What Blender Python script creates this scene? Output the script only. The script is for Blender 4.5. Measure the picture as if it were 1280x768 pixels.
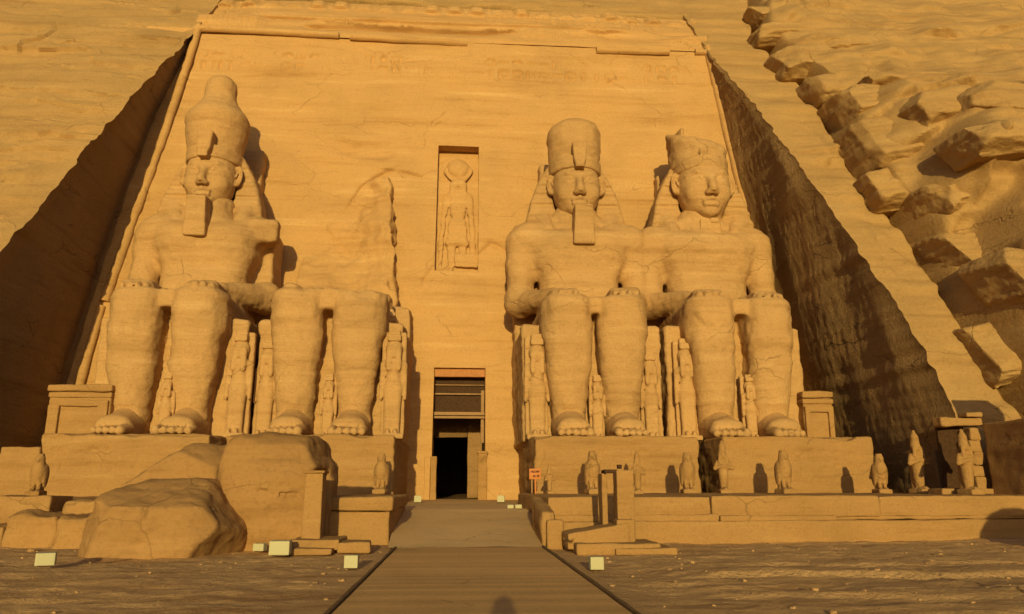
import bpy, math, random
import numpy as np

# ------------------------------------------------------------------ scene, camera, light
for o in list(bpy.data.objects): bpy.data.objects.remove(o)
S = bpy.context.scene
COL = S.collection
F_PX = 950.0
PITCH = math.atan(224 / F_PX)
YAW = math.atan(67 * math.cos(PITCH) / F_PX)
EYE = np.array([0.0, 0.0, 1.65])
cam_data = bpy.data.cameras.new('camera'); cam = bpy.data.objects.new('camera', cam_data)
COL.objects.link(cam)
cam_data.sensor_fit = 'HORIZONTAL'; cam_data.sensor_width = 36.0
cam_data.lens = 36.0 * F_PX / 1280.0
cam_data.clip_start = 0.05; cam_data.clip_end = 6000
cam.location = EYE
cam.rotation_euler = (math.pi / 2 + PITCH, 0, -YAW)
S.camera = cam

SUN_EL = math.radians(8.5); SUN_AZ = math.radians(3.1)      # light travels towards +Y, a little to +X
w = bpy.data.worlds.new('World'); S.world = w; w.use_nodes = True
nt = w.node_tree; nt.nodes.clear()
sky = nt.nodes.new('ShaderNodeTexSky'); sky.sky_type = 'NISHITA'; sky.sun_disc = False
sky.sun_elevation = SUN_EL; sky.sun_rotation = math.pi + SUN_AZ
sky.dust_density = 3.0; sky.air_density = 1.0; sky.ozone_density = 1.5
bg = nt.nodes.new('ShaderNodeBackground'); bg.inputs['Strength'].default_value = 0.08
wo = nt.nodes.new('ShaderNodeOutputWorld')
nt.links.new(sky.outputs['Color'], bg.inputs['Color']); nt.links.new(bg.outputs['Background'], wo.inputs['Surface'])
sd = bpy.data.lights.new('sun', 'SUN'); sd.energy = 3.8; sd.angle = math.radians(0.53); sd.color = (1.0, 0.775, 0.305)
so = bpy.data.objects.new('sun', sd); COL.objects.link(so)
so.rotation_euler = (math.pi / 2 - SUN_EL, 0, -SUN_AZ)
so.location = (-10, -60, 40)
vs = S.view_settings
vs.view_transform = 'Standard'; vs.look = 'None'; vs.gamma = 1.0; vs.use_curve_mapping = False
vs.exposure = 0.0
S.cycles.max_bounces = 6; S.cycles.diffuse_bounces = 4

# ------------------------------------------------------------------ pixel -> world (used only while laying out the plan)
_fw = np.array([math.sin(YAW) * math.cos(PITCH), math.cos(YAW) * math.cos(PITCH), math.sin(PITCH)])
_rt = np.array([math.cos(YAW), -math.sin(YAW), 0.0]); _up = np.cross(_rt, _fw)
def ray(px, py): return _fw + _rt * (px - 640) / F_PX + _up * (384 - py) / F_PX
def at(px, py, Y):
    d = ray(px, py); return EYE + d * Y / d[1]
def atz(px, py, Z):
    d = ray(px, py); return EYE + d * (Z - EYE[2]) / d[2]
def proj(P):
    d = np.asarray(P) - EYE; q = d @ _fw
    return 640 + F_PX * (d @ _rt) / q, 384 - F_PX * (d @ _up) / q

# ------------------------------------------------------------------ numpy noise
def _h(i, j, k, s):
    n = (i.astype(np.uint32) * np.uint32(374761393) + j.astype(np.uint32) * np.uint32(668265263)
         + k.astype(np.uint32) * np.uint32(2147483647 - 17) + np.uint32((s * 974634777 + 12345) & 0xffffffff))
    n = (n ^ (n >> np.uint32(13))) * np.uint32(1274126177)
    n = n ^ (n >> np.uint32(16)); n = n * np.uint32(2246822519); n = n ^ (n >> np.uint32(13))
    return (n & np.uint32(0xffffff)).astype(np.float64) / float(0xffffff)
def vnoise(P, s=0):
    P = np.asarray(P, float); f = np.floor(P); t = P - f; t = t * t * (3 - 2 * t); I = f.astype(np.int64) & 0xffffffff
    x, y, z = I[..., 0], I[..., 1], I[..., 2]; u, v, q = t[..., 0], t[..., 1], t[..., 2]
    r = 0
    for a in (0, 1):
        for b in (0, 1):
            for c in (0, 1):
                r = r + _h(x + a, y + b, z + c, s) * (u if a else 1 - u) * (v if b else 1 - v) * (q if c else 1 - q)
    return r * 2 - 1
def fbm(P, o=4, s=0, g=0.5):
    P = np.asarray(P, float); r = 0; a = 1.0
    for k in range(o):
        r = r + a * vnoise(P * (2.03 ** k) + 17.3 * k, s + k); a *= g
    return r
def p3(*a):
    a = np.broadcast_arrays(*[np.asarray(x, float) for x in a]); return np.stack(a, -1)
def worley(u, v, s=0, full=False):
    iu = np.floor(u); iv = np.floor(v); d1 = np.full(u.shape, 9.0); d2 = d1.copy(); idn = np.zeros(u.shape); CX = np.zeros(u.shape); CY = np.zeros(u.shape)
    for a in (-1, 0, 1):
        for b in (-1, 0, 1):
            i = (iu + a).astype(np.int64) & 0xffffffff; j = (iv + b).astype(np.int64) & 0xffffffff; z = np.zeros_like(i)
            cx = iu + a + _h(i, j, z, s); cy = iv + b + _h(i, j, z, s + 1)
            d = np.hypot(u - cx, v - cy); h = _h(i, j, z, s + 2)
            n = d < d1
            d2 = np.where(n, d1, np.minimum(d2, d)); idn = np.where(n, h, idn); CX = np.where(n, cx, CX); CY = np.where(n, cy, CY); d1 = np.where(n, d, d1)
    return (d1, d2 - d1, idn, u - CX, v - CY) if full else (d1, d2 - d1, idn)
def sstep(a, b, x):
    t = np.clip((x - a) / (b - a), 0, 1); return t * t * (3 - 2 * t)
def seg_dist(x, y, pts):
    """distance to an open polyline and the signed side (positive to its right walking along it)"""
    D = np.full(np.shape(x), 1e9); SD = np.zeros(np.shape(x)); T = np.zeros(np.shape(x))
    for n, ((ax, ay), (bx, by)) in enumerate(zip(pts[:-1], pts[1:])):
        vx, vy = bx - ax, by - ay; L = vx * vx + vy * vy + 1e-12
        t = np.clip(((x - ax) * vx + (y - ay) * vy) / L, 0, 1)
        d = np.hypot(x - ax - t * vx, y - ay - t * vy); n_ = d < D
        D = np.where(n_, d, D); SD = np.where(n_, (x - ax) * vy - (y - ay) * vx, SD); T = np.where(n_, n + t, T)
    return D, np.sign(SD), T
def glyphs(u, v, s=0):
    """carved signs: 1 inside a sign, cell size 1"""
    i = np.floor(u); j = np.floor(v); x = u - i - .5; y = v - j - .5
    I = i.astype(np.int64) & 0xffffffff; J = j.astype(np.int64) & 0xffffffff; Z = np.zeros_like(I)
    h = _h(I, J, Z, s); r = np.hypot(x, y)
    sh = [np.abs(r - .3) < .09, (np.abs(y) < .1) & (np.abs(x) < .4), (np.abs(x) < .09) & (np.abs(y) < .4),
          (np.abs(y - .14 * np.sign(np.sin(x * 22))) < .09) & (np.abs(x) < .42),
          (r < .38) & (y > -.05), (np.maximum(np.abs(x), np.abs(y)) < .36) & (np.maximum(np.abs(x), np.abs(y)) > .22),
          (np.hypot(x * 1.7, y - .1) < .3) | ((np.abs(x) < .06) & (np.abs(y) < .42)),
          (np.abs(x + .5 * y) < .1) & (np.abs(y) < .4), (np.abs(np.abs(x) - .2) < .08) & (np.abs(y) < .4)]
    m = np.zeros(np.shape(u), bool)
    for n, q in enumerate(sh):
        m |= q & (h >= n / len(sh)) & (h < (n + 1) / len(sh))
    return m.astype(float)

# ------------------------------------------------------------------ mesh helpers
def mesh_np(name, V, Q, mat, parent=None, smooth=True, sharp=None):
    V = np.asarray(V, np.float32); Q = np.asarray(Q, np.int32); k = Q.shape[1]
    me = bpy.data.meshes.new(name)
    me.vertices.add(len(V)); me.vertices.foreach_set('co', V.ravel())
    me.loops.add(Q.size); me.loops.foreach_set('vertex_index', Q.ravel())
    me.polygons.add(len(Q)); me.polygons.foreach_set('loop_start', np.arange(0, Q.size, k, dtype=np.int32))
    me.polygons.foreach_set('loop_total', np.full(len(Q), k, np.int32))
    me.polygons.foreach_set('use_smooth', np.full(len(Q), smooth, bool))
    me.update(calc_edges=True); me.validate()
    if sharp: me.set_sharp_from_angle(angle=sharp)
    me.materials.append(mat)
    o = bpy.data.objects.new(name, me); COL.objects.link(o)
    if parent is not None: o.parent = parent
    return o
class Geo:
    def __init__(s): s.V = []; s.Q = []; s.n = 0
    def add(s, V, Q):
        s.V.append(np.asarray(V, float)); s.Q.append(np.asarray(Q, int) + s.n); s.n += len(V); return s
    def get(s): return np.concatenate(s.V), np.concatenate(s.Q)
    def build(s, name, mat, parent=None, smooth=True):
        V, Q = s.get(); return mesh_np(name, V, Q, mat, parent, smooth)
def grid_quads(nu, nv, flip=False):
    i = np.arange(nu - 1)[:, None] * nv + np.arange(nv - 1)[None, :]; i = i.ravel()
    q = np.stack([i, i + nv, i + nv + 1, i + 1], 1)
    return q[:, ::-1] if flip else q
def sheet(P, flip=False):
    nu, nv = P.shape[:2]; return P.reshape(-1, 3), grid_quads(nu, nv, flip)
def rbox(c, h, r=.05, res=.12, noise=.02, seed=1, ns=1.5, rot=0.0, taper=0.0, fn=None, strata=0.0, shear=None):
    """a stone block: box with worn round edges, noise on every face; fn(local xyz) -> push along -Y for carved fronts"""
    c = np.asarray(c, float); h = np.asarray(h, float); r = min(r, .95 * h.min()); g = Geo()
    for ax in range(3):
        u, v = [a for a in range(3) if a != ax]
        nu = max(2, int(2 * h[u] / res) + 1); nv = max(2, int(2 * h[v] / res) + 1)
        A = np.linspace(-h[u], h[u], nu); B = np.linspace(-h[v], h[v], nv)
        # extra lines close to the edges keep the rounding crisp
        A = np.unique(np.concatenate([A, [-h[u] + r * .4, -h[u] + r, h[u] - r, h[u] - r * .4]]))
        B = np.unique(np.concatenate([B, [-h[v] + r * .4, -h[v] + r, h[v] - r, h[v] - r * .4]]))
        for sg in (-1, 1):
            P = np.zeros((len(A), len(B), 3)); P[..., u] = A[:, None]; P[..., v] = B[None, :]; P[..., ax] = sg * h[ax]
            V, Q = sheet(P, flip=(sg < 0) ^ (ax == 1)); g.add(V, Q)
    V, Q = g.get()
    q = np.clip(V, -(h - r), h - r); d = V - q; L = np.linalg.norm(d, axis=1, keepdims=True); n = d / np.maximum(L, 1e-9)
    V = q + n * r
    W = V + c
    if noise: V = V + n * (noise * fbm(W * ns, 4, seed))[:, None]
    if strata: V = V + n * (strata * fbm(W * np.array([.5, .5, 3.2]), 4, seed + 40))[:, None]
    if fn is not None: V = fn(V, n)
    if taper: V[:, :2] *= (1 - taper * (V[:, 2:3] + h[2]) / (2 * h[2]))
    if shear is not None: V[:, 0] += shear[0] * (V[:, 2] + h[2]); V[:, 1] += shear[1] * (V[:, 2] + h[2])
    if rot:
        cr, sr = math.cos(rot), math.sin(rot); V[:, :2] = np.stack([V[:, 0] * cr - V[:, 1] * sr, V[:, 0] * sr + V[:, 1] * cr], 1)
    return V + c, Q
def tag(o, label, cat, group=None):
    o['label'] = label; o['category'] = cat
    if group: o['group'] = group
    return o
def kind(o, k): o['kind'] = k; return o
def thing(name, loc, label, cat, group=None):
    o = bpy.data.objects.new(name, None); COL.objects.link(o); o.location = loc
    o.empty_display_size = .3
    return tag(o, label, cat, group)
def local(VQ, loc):
    return VQ[0] - np.asarray(loc, float), VQ[1]

# ------------------------------------------------------------------ signed distance fields + surface nets
def _len(x): return np.sqrt((x * x).sum(-1))
class SDF:
    def __init__(s, lo, hi, h):
        s.lo = np.asarray(lo, float); s.h = h
        s.n = np.ceil((np.asarray(hi, float) - s.lo) / h).astype(int) + 1
        s.ax = [s.lo[a] + h * np.arange(s.n[a]) for a in range(3)]
        s.F = np.full(s.n, 9.0, np.float32)
    def _sub(s, lo, hi):
        a = [int(np.clip(np.floor((lo[i] - s.lo[i]) / s.h), 0, s.n[i])) for i in range(3)]
        b = [int(np.clip(np.ceil((hi[i] - s.lo[i]) / s.h) + 1, 0, s.n[i])) for i in range(3)]
        sl = tuple(slice(a[i], b[i]) for i in range(3))
        G = np.stack(np.meshgrid(*[s.ax[i][sl[i]] for i in range(3)], indexing='ij'), -1)
        return sl, G
    def op(s, fn, lo, hi, k=.1, mode='+'):
        m = k + 3 * s.h
        sl, G = s._sub(np.asarray(lo) - m, np.asarray(hi) + m)
        if G.size == 0: return s
        d = fn(G); f = s.F[sl].astype(float)
        if mode == '-': f = -f
        kk = max(k, 1e-6); t = np.maximum(kk - np.abs(f - d), 0) / kk
        r = np.minimum(f, d) - t * t * kk * .25
        s.F[sl] = -r if mode == '-' else r
        return s
    def ell(s, c, r, k=.1, mode='+', rz=0., rx=0.):
        c = np.asarray(c, float); r = np.asarray(r, float); R = r.max()
        def fn(G):
            p = _rot(G - c, rz, rx)
            k0 = _len(p / r); k1 = _len(p / (r * r)); return k0 * (k0 - 1) / np.maximum(k1, 1e-9)
        return s.op(fn, c - R, c + R, k, mode)
    def cap(s, a, b, ra, rb=None, k=.1, mode='+', sq=(1, 1, 1)):
        a = np.asarray(a, float); b = np.asarray(b, float); rb = ra if rb is None else rb; R = max(ra, rb) / min(sq)
        sq_ = np.asarray(sq, float)
        def fn(G):
            p = (G - a) * sq_; v = (b - a) * sq_; t = np.clip((p @ v) / (v @ v), 0, 1)
            return _len(p - t[..., None] * v) - (ra + (rb - ra) * t)
        return s.op(fn, np.minimum(a, b) - R, np.maximum(a, b) + R, k, mode)
    def box(s, c, h, r=.1, k=.1, mode='+', rz=0., rx=0., taper=0.):
        c = np.asarray(c, float); h = np.asarray(h, float); R = np.linalg.norm(h) if (rz or rx) else h * (1 + abs(taper))
        def fn(G):
            p = _rot(G - c, rz, rx)
            if taper: p = p * np.stack([1 / (1 + taper * p[..., 2] / h[2])] + [np.ones(p.shape[:-1])] * 2, -1)
            q = np.abs(p) - (h - r)
            return _len(np.maximum(q, 0)) + np.minimum(q.max(-1), 0) - r
        return s.op(fn, c - R, c + R, k, mode)
    def lathe(s, c, prof, k=.1, sy=1.0, mode='+'):
        """vertical turned solid: prof = [(z, radius), ...]"""
        c = np.asarray(c, float); z = np.array([p[0] for p in prof]); r = np.array([p[1] for p in prof]); R = r.max()
        def fn(G):
            p = G - c; rr = np.hypot(p[..., 0], p[..., 1] / sy); pr = np.interp(p[..., 2], z, r)
            return np.maximum((rr - pr) * .85, np.maximum(z[0] - p[..., 2], p[..., 2] - z[-1]))
        return s.op(fn, (c[0] - R, c[1] - R * sy, c[2] + z[0]), (c[0] + R, c[1] + R * sy, c[2] + z[-1]), k, mode)
    def cut(s, c, n, k=.05):
        """remove everything on the side of the plane that n points to"""
        c = np.asarray(c, float); n = np.asarray(n, float); n = n / np.linalg.norm(n)
        return s.op(lambda G: -((G - c) @ n), s.lo, s.lo + s.h * s.n, k, '-')
    def noise(s, amp, sc, seed=0, o=3):
        m = np.abs(s.F) < amp * 2.5 + 2 * s.h
        idx = np.argwhere(m); P = s.lo + idx * s.h
        s.F[m] += (amp * fbm(P * np.asarray(sc), o, seed)).astype(np.float32)
        return s
    def mesh(s):
        F = s.F.copy()
        for a in range(3):
            sl = [slice(None)] * 3
            for e in (0, -1):
                sl[a] = e; F[tuple(sl)] = np.maximum(F[tuple(sl)], 1e-3)
        n = np.array(F.shape); cn = n - 1; N = int(cn.prod()); A = np.zeros((N, 3)); cnt = np.zeros(N); quads = []
        for a in range(3):
            b, c = (a + 1) % 3, (a + 2) % 3
            lo = [slice(None)] * 3; hi = [slice(None)] * 3; lo[a] = slice(0, -1); hi[a] = slice(1, None)
            f0 = F[tuple(lo)]; f1 = F[tuple(hi)]
            E = np.argwhere((f0 < 0) != (f1 < 0))
            if not len(E): continue
            e0 = f0[tuple(E.T)].astype(float); e1 = f1[tuple(E.T)].astype(float)
            P = E.astype(float); P[:, a] += e0 / (e0 - e1)
            ids = []
            for db, dc in ((-1, -1), (0, -1), (0, 0), (-1, 0)):
                q = E.copy(); q[:, b] += db; q[:, c] += dc
                ok = ((q >= 0) & (q < cn)).all(1)
                lin = (q[:, 0] * cn[1] + q[:, 1]) * cn[2] + q[:, 2]; lin = np.where(ok, lin, -1); ids.append(lin)
                l = lin[ok]
                for d in range(3): A[:, d] += np.bincount(l, P[ok, d], N)
                cnt += np.bincount(l, minlength=N)
            Q = np.stack(ids, 1); ok = (Q >= 0).all(1); Q = Q[ok]; fl = (e0 < 0)[ok]
            Q[~fl] = Q[~fl][:, ::-1]
            quads.append(Q)
        Q = np.concatenate(quads); used = cnt > 0; mp = np.cumsum(used) - 1
        V = A[used] / cnt[used][:, None]
        return V * s.h + s.lo, mp[Q]
def _rot(p, rz, rx):
    if rz:
        c, q = math.cos(rz), math.sin(rz); p = np.stack([p[..., 0] * c + p[..., 1] * q, -p[..., 0] * q + p[..., 1] * c, p[..., 2]], -1)
    if rx:
        c, q = math.cos(rx), math.sin(rx); p = np.stack([p[..., 0], p[..., 1] * c + p[..., 2] * q, -p[..., 1] * q + p[..., 2] * c], -1)
    return p
def vnormals(V, Q):
    n = np.zeros_like(V); fn = np.cross(V[Q[:, 2]] - V[Q[:, 0]], V[Q[:, 3]] - V[Q[:, 1]])
    for k in range(4):
        for d in range(3): n[:, d] += np.bincount(Q[:, k], fn[:, d], len(V))
    return n / np.maximum(np.linalg.norm(n, axis=1, keepdims=True), 1e-9)
def relax(V, Q, it=1, f=.5):
    for _ in range(it):
        s = np.zeros_like(V); c = np.zeros(len(V))
        for k in range(4):
            a = Q[:, k]; b = Q[:, (k + 1) % 4]
            for d in range(3):
                s[:, d] += np.bincount(a, V[b, d], len(V)) + np.bincount(b, V[a, d], len(V))
            c += np.bincount(a, minlength=len(V)) + np.bincount(b, minlength=len(V))
        V = V + f * (s / np.maximum(c, 1)[:, None] - V)
    return V
def weather(V, Q, off, seed=0, grain=.02, strata=.03, lump=.03):
    """sandstone wear: thin horizontal beds, pits and soft lumps, in world coordinates so beds run on from block to block"""
    N = vnormals(V, Q); W = V + np.asarray(off, float)
    d = strata * fbm(W * np.array([.22, .22, 2.6]), 4, seed) + grain * fbm(W * 3.1, 3, seed + 9) + lump * fbm(W * .7, 3, seed + 21)
    return V + N * d[:, None]

# ------------------------------------------------------------------ materials
def stone(name, c1, c2, c3, bump=.25, scale=1.0, strata=1.0, rough=.95, cracks=1.0, bdist=.12, bed=(.12, .12, 1.5)):
    m = bpy.data.materials.new(name); m.use_nodes = True; t = m.node_tree; N = t.nodes; L = t.links; N.clear()
    out = N.new('ShaderNodeOutputMaterial'); b = N.new('ShaderNodeBsdfPrincipled')
    b.inputs['Roughness'].default_value = rough; b.inputs['Specular IOR Level'].default_value = .12
    L.new(b.outputs[0], out.inputs[0])
    g = N.new('ShaderNodeNewGeometry')
    def mp(sx, sy, sz):
        q = N.new('ShaderNodeMapping'); q.inputs['Scale'].default_value = (sx, sy, sz); L.new(g.outputs['Position'], q.inputs['Vector']); return q.outputs[0]
    def noise(vec, sc, det=6, ro=.6):
        q = N.new('ShaderNodeTexNoise'); q.inputs['Scale'].default_value = sc; q.inputs['Detail'].default_value = det
        q.inputs['Roughness'].default_value = ro; L.new(vec, q.inputs['Vector']); return q.outputs['Fac']
    def ramp(fac, stops):
        r = N.new('ShaderNodeValToRGB'); e = r.color_ramp.elements
        e[0].position, e[0].color = stops[0][0], (*stops[0][1], 1); e[1].position, e[1].color = stops[-1][0], (*stops[-1][1], 1)
        for p, c in stops[1:-1]:
            q = e.new(p); q.color = (*c, 1)
        L.new(fac, r.inputs[0]); return r.outputs[0]
    def mixc(f, a, bb, mode='MIX'):
        q = N.new('ShaderNodeMix'); q.data_type = 'RGBA'; q.blend_type = mode
        if isinstance(f, float): q.inputs[0].default_value = f
        else: L.new(f, q.inputs[0])
        L.new(a, q.inputs[6]); L.new(bb, q.inputs[7]); return q.outputs[2]
    beds = noise(mp(bed[0] * scale, bed[1] * scale, bed[2] * scale), 1.0, 8, .65)
    patch = noise(mp(.25 * scale, .25 * scale, .25 * scale), 1.0, 5, .6)
    grain = noise(mp(1, 1, 1), 9.0 * scale, 6, .7)
    base = ramp(beds, [(.30, c2), (.47, c1), (.56, c1), (.72, c3)])
    pt = ramp(patch, [(.30, tuple(.88 for _ in c1)), (.5, (1, 1, 1)), (.70, (1.05, 1.03, 1.0))])
    col = mixc(1.0, base, pt, 'MULTIPLY')
    gr = ramp(grain, [(.30, (.74, .72, .69)), (.46, (1, 1, 1)), (.72, (1.09, 1.09, 1.09))])
    col = mixc(.8, col, gr, 'MULTIPLY')
    # hairline joints and cracks, only here and there
    dn = N.new('ShaderNodeTexNoise'); dn.inputs['Scale'].default_value = .9; dn.inputs['Detail'].default_value = 4; L.new(g.outputs['Position'], dn.inputs['Vector'])
    sc_ = N.new('ShaderNodeVectorMath'); sc_.operation = 'SCALE'; sc_.inputs['Scale'].default_value = 1.1; L.new(dn.outputs['Color'], sc_.inputs[0])
    ad = N.new('ShaderNodeVectorMath'); L.new(g.outputs['Position'], ad.inputs[0]); L.new(sc_.outputs[0], ad.inputs[1])
    m2 = N.new('ShaderNodeMapping'); m2.inputs['Scale'].default_value = (.20 * cracks, .20 * cracks, .46 * cracks); L.new(ad.outputs[0], m2.inputs['Vector'])
    vo = N.new('ShaderNodeTexVoronoi'); vo.feature = 'DISTANCE_TO_EDGE'; vo.inputs['Scale'].default_value = 1.0; L.new(m2.outputs[0], vo.inputs['Vector'])
    cr = N.new('ShaderNodeMapRange'); cr.inputs[1].default_value = .0; cr.inputs[2].default_value = .010 * cracks; cr.inputs[3].default_value = 1.0; cr.inputs[4].default_value = 0.0; L.new(vo.outputs['Distance'], cr.inputs[0])
    mk = noise(mp(.33, .33, .33), 1.0, 3, .5); mr = N.new('ShaderNodeMapRange'); mr.inputs[1].default_value = .51; mr.inputs[2].default_value = .60; L.new(mk, mr.inputs[0])
    cm = N.new('ShaderNodeMath'); cm.operation = 'MULTIPLY'; L.new(cr.outputs[0], cm.inputs[0]); L.new(mr.outputs[0], cm.inputs[1])
    dk = N.new('ShaderNodeRGB'); dk.outputs[0].default_value = (*[q * .55 for q in c2], 1)
    cf = N.new('ShaderNodeMath'); cf.operation = 'MULTIPLY'; cf.inputs[1].default_value = .55; L.new(cm.outputs[0], cf.inputs[0]); col = mixc(cf.outputs[0], col, dk.outputs[0])
    L.new(col, b.inputs['Base Color'])
    # relief below the mesh resolution
    hb = noise(mp(.6 * scale, .6 * scale, 7 * scale), 1.0, 6, .7)
    hf = noise(mp(1, 1, 1), 5.0 * scale, 8, .7)
    ma = N.new('ShaderNodeMath'); ma.operation = 'MULTIPLY_ADD'; L.new(hb, ma.inputs[0]); ma.inputs[1].default_value = strata; L.new(hf, ma.inputs[2])
    ms = N.new('ShaderNodeMath'); ms.operation = 'MULTIPLY_ADD'; L.new(cm.outputs[0], ms.inputs[0]); ms.inputs[1].default_value = -.6; L.new(ma.outputs[0], ms.inputs[2]); ma = ms
    bp = N.new('ShaderNodeBump'); bp.inputs['Strength'].default_value = bump; bp.inputs['Distance'].default_value = bdist
    L.new(ma.outputs[0], bp.inputs['Height'])
    L.new(bp.outputs[0], b.inputs['Normal'])
    return m
M = {}
M['facade'] = stone('facade_sandstone', (.48, .287, .118), (.40, .226, .084), (.55, .35, .155), bump=.36)
M['statue'] = stone('statue_sandstone', (.46, .283, .125), (.36, .21, .085), (.53, .34, .16), bump=.50)
M['cliff'] = stone('cliff_sandstone', (.39, .245, .103), (.32, .19, .077), (.43, .28, .125), bump=.55, scale=.8)
M['cut'] = stone('cut_rock', (.45, .285, .135), (.33, .20, .09), (.52, .335, .16), bump=1.0, scale=1.3, strata=.3, bdist=.40)
M['block'] = stone('base_sandstone', (.36, .210, .083), (.29, .163, .06), (.41, .253, .107), bump=.45, scale=1.4)
M['boulder'] = stone('fallen_sandstone', (.33, .19, .076), (.26, .145, .056), (.39, .235, .10), bump=.35)
M['sand'] = stone('sandy_ground', (.56, .35, .165), (.36, .20, .09), (.68, .45, .235), bump=1.0, scale=1.0, strata=.2, bed=(.22, 1.5, .3), cracks=.12)
M['ramp'] = stone('ramp_paving', (.62, .42, .21), (.55, .36, .17), (.66, .45, .235), bump=.25, scale=1.6, strata=.2)
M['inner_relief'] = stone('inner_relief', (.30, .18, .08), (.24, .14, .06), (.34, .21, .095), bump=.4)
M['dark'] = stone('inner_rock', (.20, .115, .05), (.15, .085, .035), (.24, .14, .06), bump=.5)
def plain(name, c, rough=.8, var=.15, sc=6., metal=0.):
    m = bpy.data.materials.new(name); m.use_nodes = True; t = m.node_tree; b = t.nodes['Principled BSDF']
    b.inputs['Roughness'].default_value = rough; b.inputs['Metallic'].default_value = metal; b.inputs['Specular IOR Level'].default_value = .25
    n = t.nodes.new('ShaderNodeTexNoise'); n.inputs['Scale'].default_value = sc; n.inputs['Detail'].default_value = 5
    tc = t.nodes.new('ShaderNodeTexCoord'); t.links.new(tc.outputs['Object'], n.inputs['Vector'])
    r = t.nodes.new('ShaderNodeValToRGB'); e = r.color_ramp.elements
    e[0].position = .3; e[0].color = (*[x * (1 - var) for x in c], 1); e[1].position = .7; e[1].color = (*[min(1, x * (1 + var)) for x in c], 1)
    t.links.new(n.outputs['Fac'], r.inputs[0]); t.links.new(r.outputs[0], b.inputs['Base Color'])
    return m
M['lamp'] = plain('pale_lamp_casing', (.43, .41, .26), .6, .06)
M['lampglass'] = plain('lamp_glass', (.38, .365, .24), .3, .05)
M['wood_and_shade'] = plain('old_timber_and_shade', (.055, .026, .010), .8, .3, 9)  # dark timber; also colours the painted shade in the chapel doorway
M['timber'] = plain('reddish_timber', (.40, .18, .065), .75, .2, 9)
M['beam'] = plain('weathered_timber', (.30, .18, .085), .75, .15, 9)
M['rail'] = plain('dusty_timber', (.15, .09, .042), .85, .25, 9)
M['sign'] = plain('orange_sign_paint', (.46, .17, .045), .6, .08)
M['ink'] = plain('dark_sign_letters', (.10, .03, .012), .7, .1)
# ------------------------------------------------------------------ plan of the site (metres)
KF = .18; YF0 = 43.2                                   # the carved front leans back
def yfac(z): return YF0 + KF * z
def fp(px, py):                                        # a spot on the carved front
    d = ray(px, py); t = (YF0 + KF * EYE[2]) / (d[1] - KF * d[2]); P = EYE + d * t; return P[0], P[2]
ZT = 1.35                                              # terrace floor
PZ = 3.88                                              # top of the statue bases
PROF_Z = np.array([-3, 1.9, 4, 7.8, 12.2, 18.8, 24.5, 33, 40, 46, 60]); PROF_Y = np.array([29.9, 30.3, 30.7, 31.9, 34.6, 38.7, 42.6, 49.0, 54.6, 60.0, 74.])
def prof(z): return np.interp(z, PROF_Z, PROF_Y)
def prof_s(z): return (prof(z - .8) + prof(z) * 2 + prof(z + .8)) / 4
def xl(z): return -22.22 + .10 * np.asarray(z, float)
def xr(z): return 21.33 - .11 * np.asarray(z, float)
def off_l(z): return .066 * np.maximum(yfac(np.asarray(z, float)) - prof_s(z), 0) * (np.asarray(z) < 33.2)   # the left flank stands a little wider
def prof_l(z): return prof_s(z) * (1 + off_l(z) / np.abs(xl(np.minimum(z, 33))))
def cp(px, py):                                        # a spot on the untouched cliff
    d = ray(px, py); ts = np.linspace(20, 75, 1500); Q = EYE + ts[:, None] * d; i = np.argmin(np.abs(Q[:, 1] - prof(Q[:, 2]))); return Q[i, 0], Q[i, 2]
def poly(f, *pts): return [f(*p) for p in pts]

# ---- cliff relief: positive values stand out towards the viewer
CRACK = poly(cp, (925, -40), (938, 5), (944, 42), (972, 76), (1008, 110), (1028, 135), (1052, 190), (1088, 238), (1128, 278), (1165, 330), (1202, 392), (1232, 442), (1268, 500), (1300, 545), (1340, 600))
CRACK2 = poly(cp, (1050, 190), (1075, 165), (1110, 150), (1165, 142), (1230, 170), (1262, 232))
LEDGES_L = [(poly(cp, (18, 66), (26, 50), (55, 47), (70, 30), (128, 34)), .28, .5), (poly(cp, (-20, 168), (30, 163), (75, 158)), .16, .4),
            (poly(cp, (0, 280), (22, 285), (60, 282)), .2, .5), (poly(cp, (60, 12), (85, 14)), .2, .4), (poly(cp, (180, 12), (190, 6)), .2, .4),
            (poly(cp, (210, 18), (224, 14), (226, 0)), .35, .5), (poly(cp, (5, 215), (-20, 240)), .3, .6), (poly(cp, (110, 10), (150, 6)), .15, .4)]
def relief_common(X, Z):
    P = p3(X, 0 * X, Z)
    r = .5 * fbm(P * .07, 2, 3) + .10 * fbm(P * np.array([.25, 1, .6]), 4, 5) + .07 * fbm(P * np.array([.12, 1, 2.2]), 4, 7) + .03 * fbm(P * 1.7, 3, 8)
    # thin ledges that come and go along the beds
    b = fbm(P * np.array([.10, 1, 1.1]), 3, 15); r = r + .22 * sstep(.25, .34, b) + .15 * sstep(-.42, -.34, b)
    return r
def ledge(X, Z, pts, a, wd):
    """rock standing out just above a broken line"""
    jx = X + .25 * fbm(p3(X * .9, 0, Z * .9), 3, 78); jz = Z + .18 * fbm(p3(X * .9, 5, Z * .9), 3, 79); d, sd, t = seg_dist(jx, jz, pts); e = sstep(0, .6, t) * sstep(len(pts) - 1, len(pts) - 1.6, t)
    return a * np.exp(-d / wd) * (sd < 0) * e * (.5 + .5 * sstep(-.3, .3, vnoise(p3(X * .6, 0 * X, Z * .6), 77)))
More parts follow.
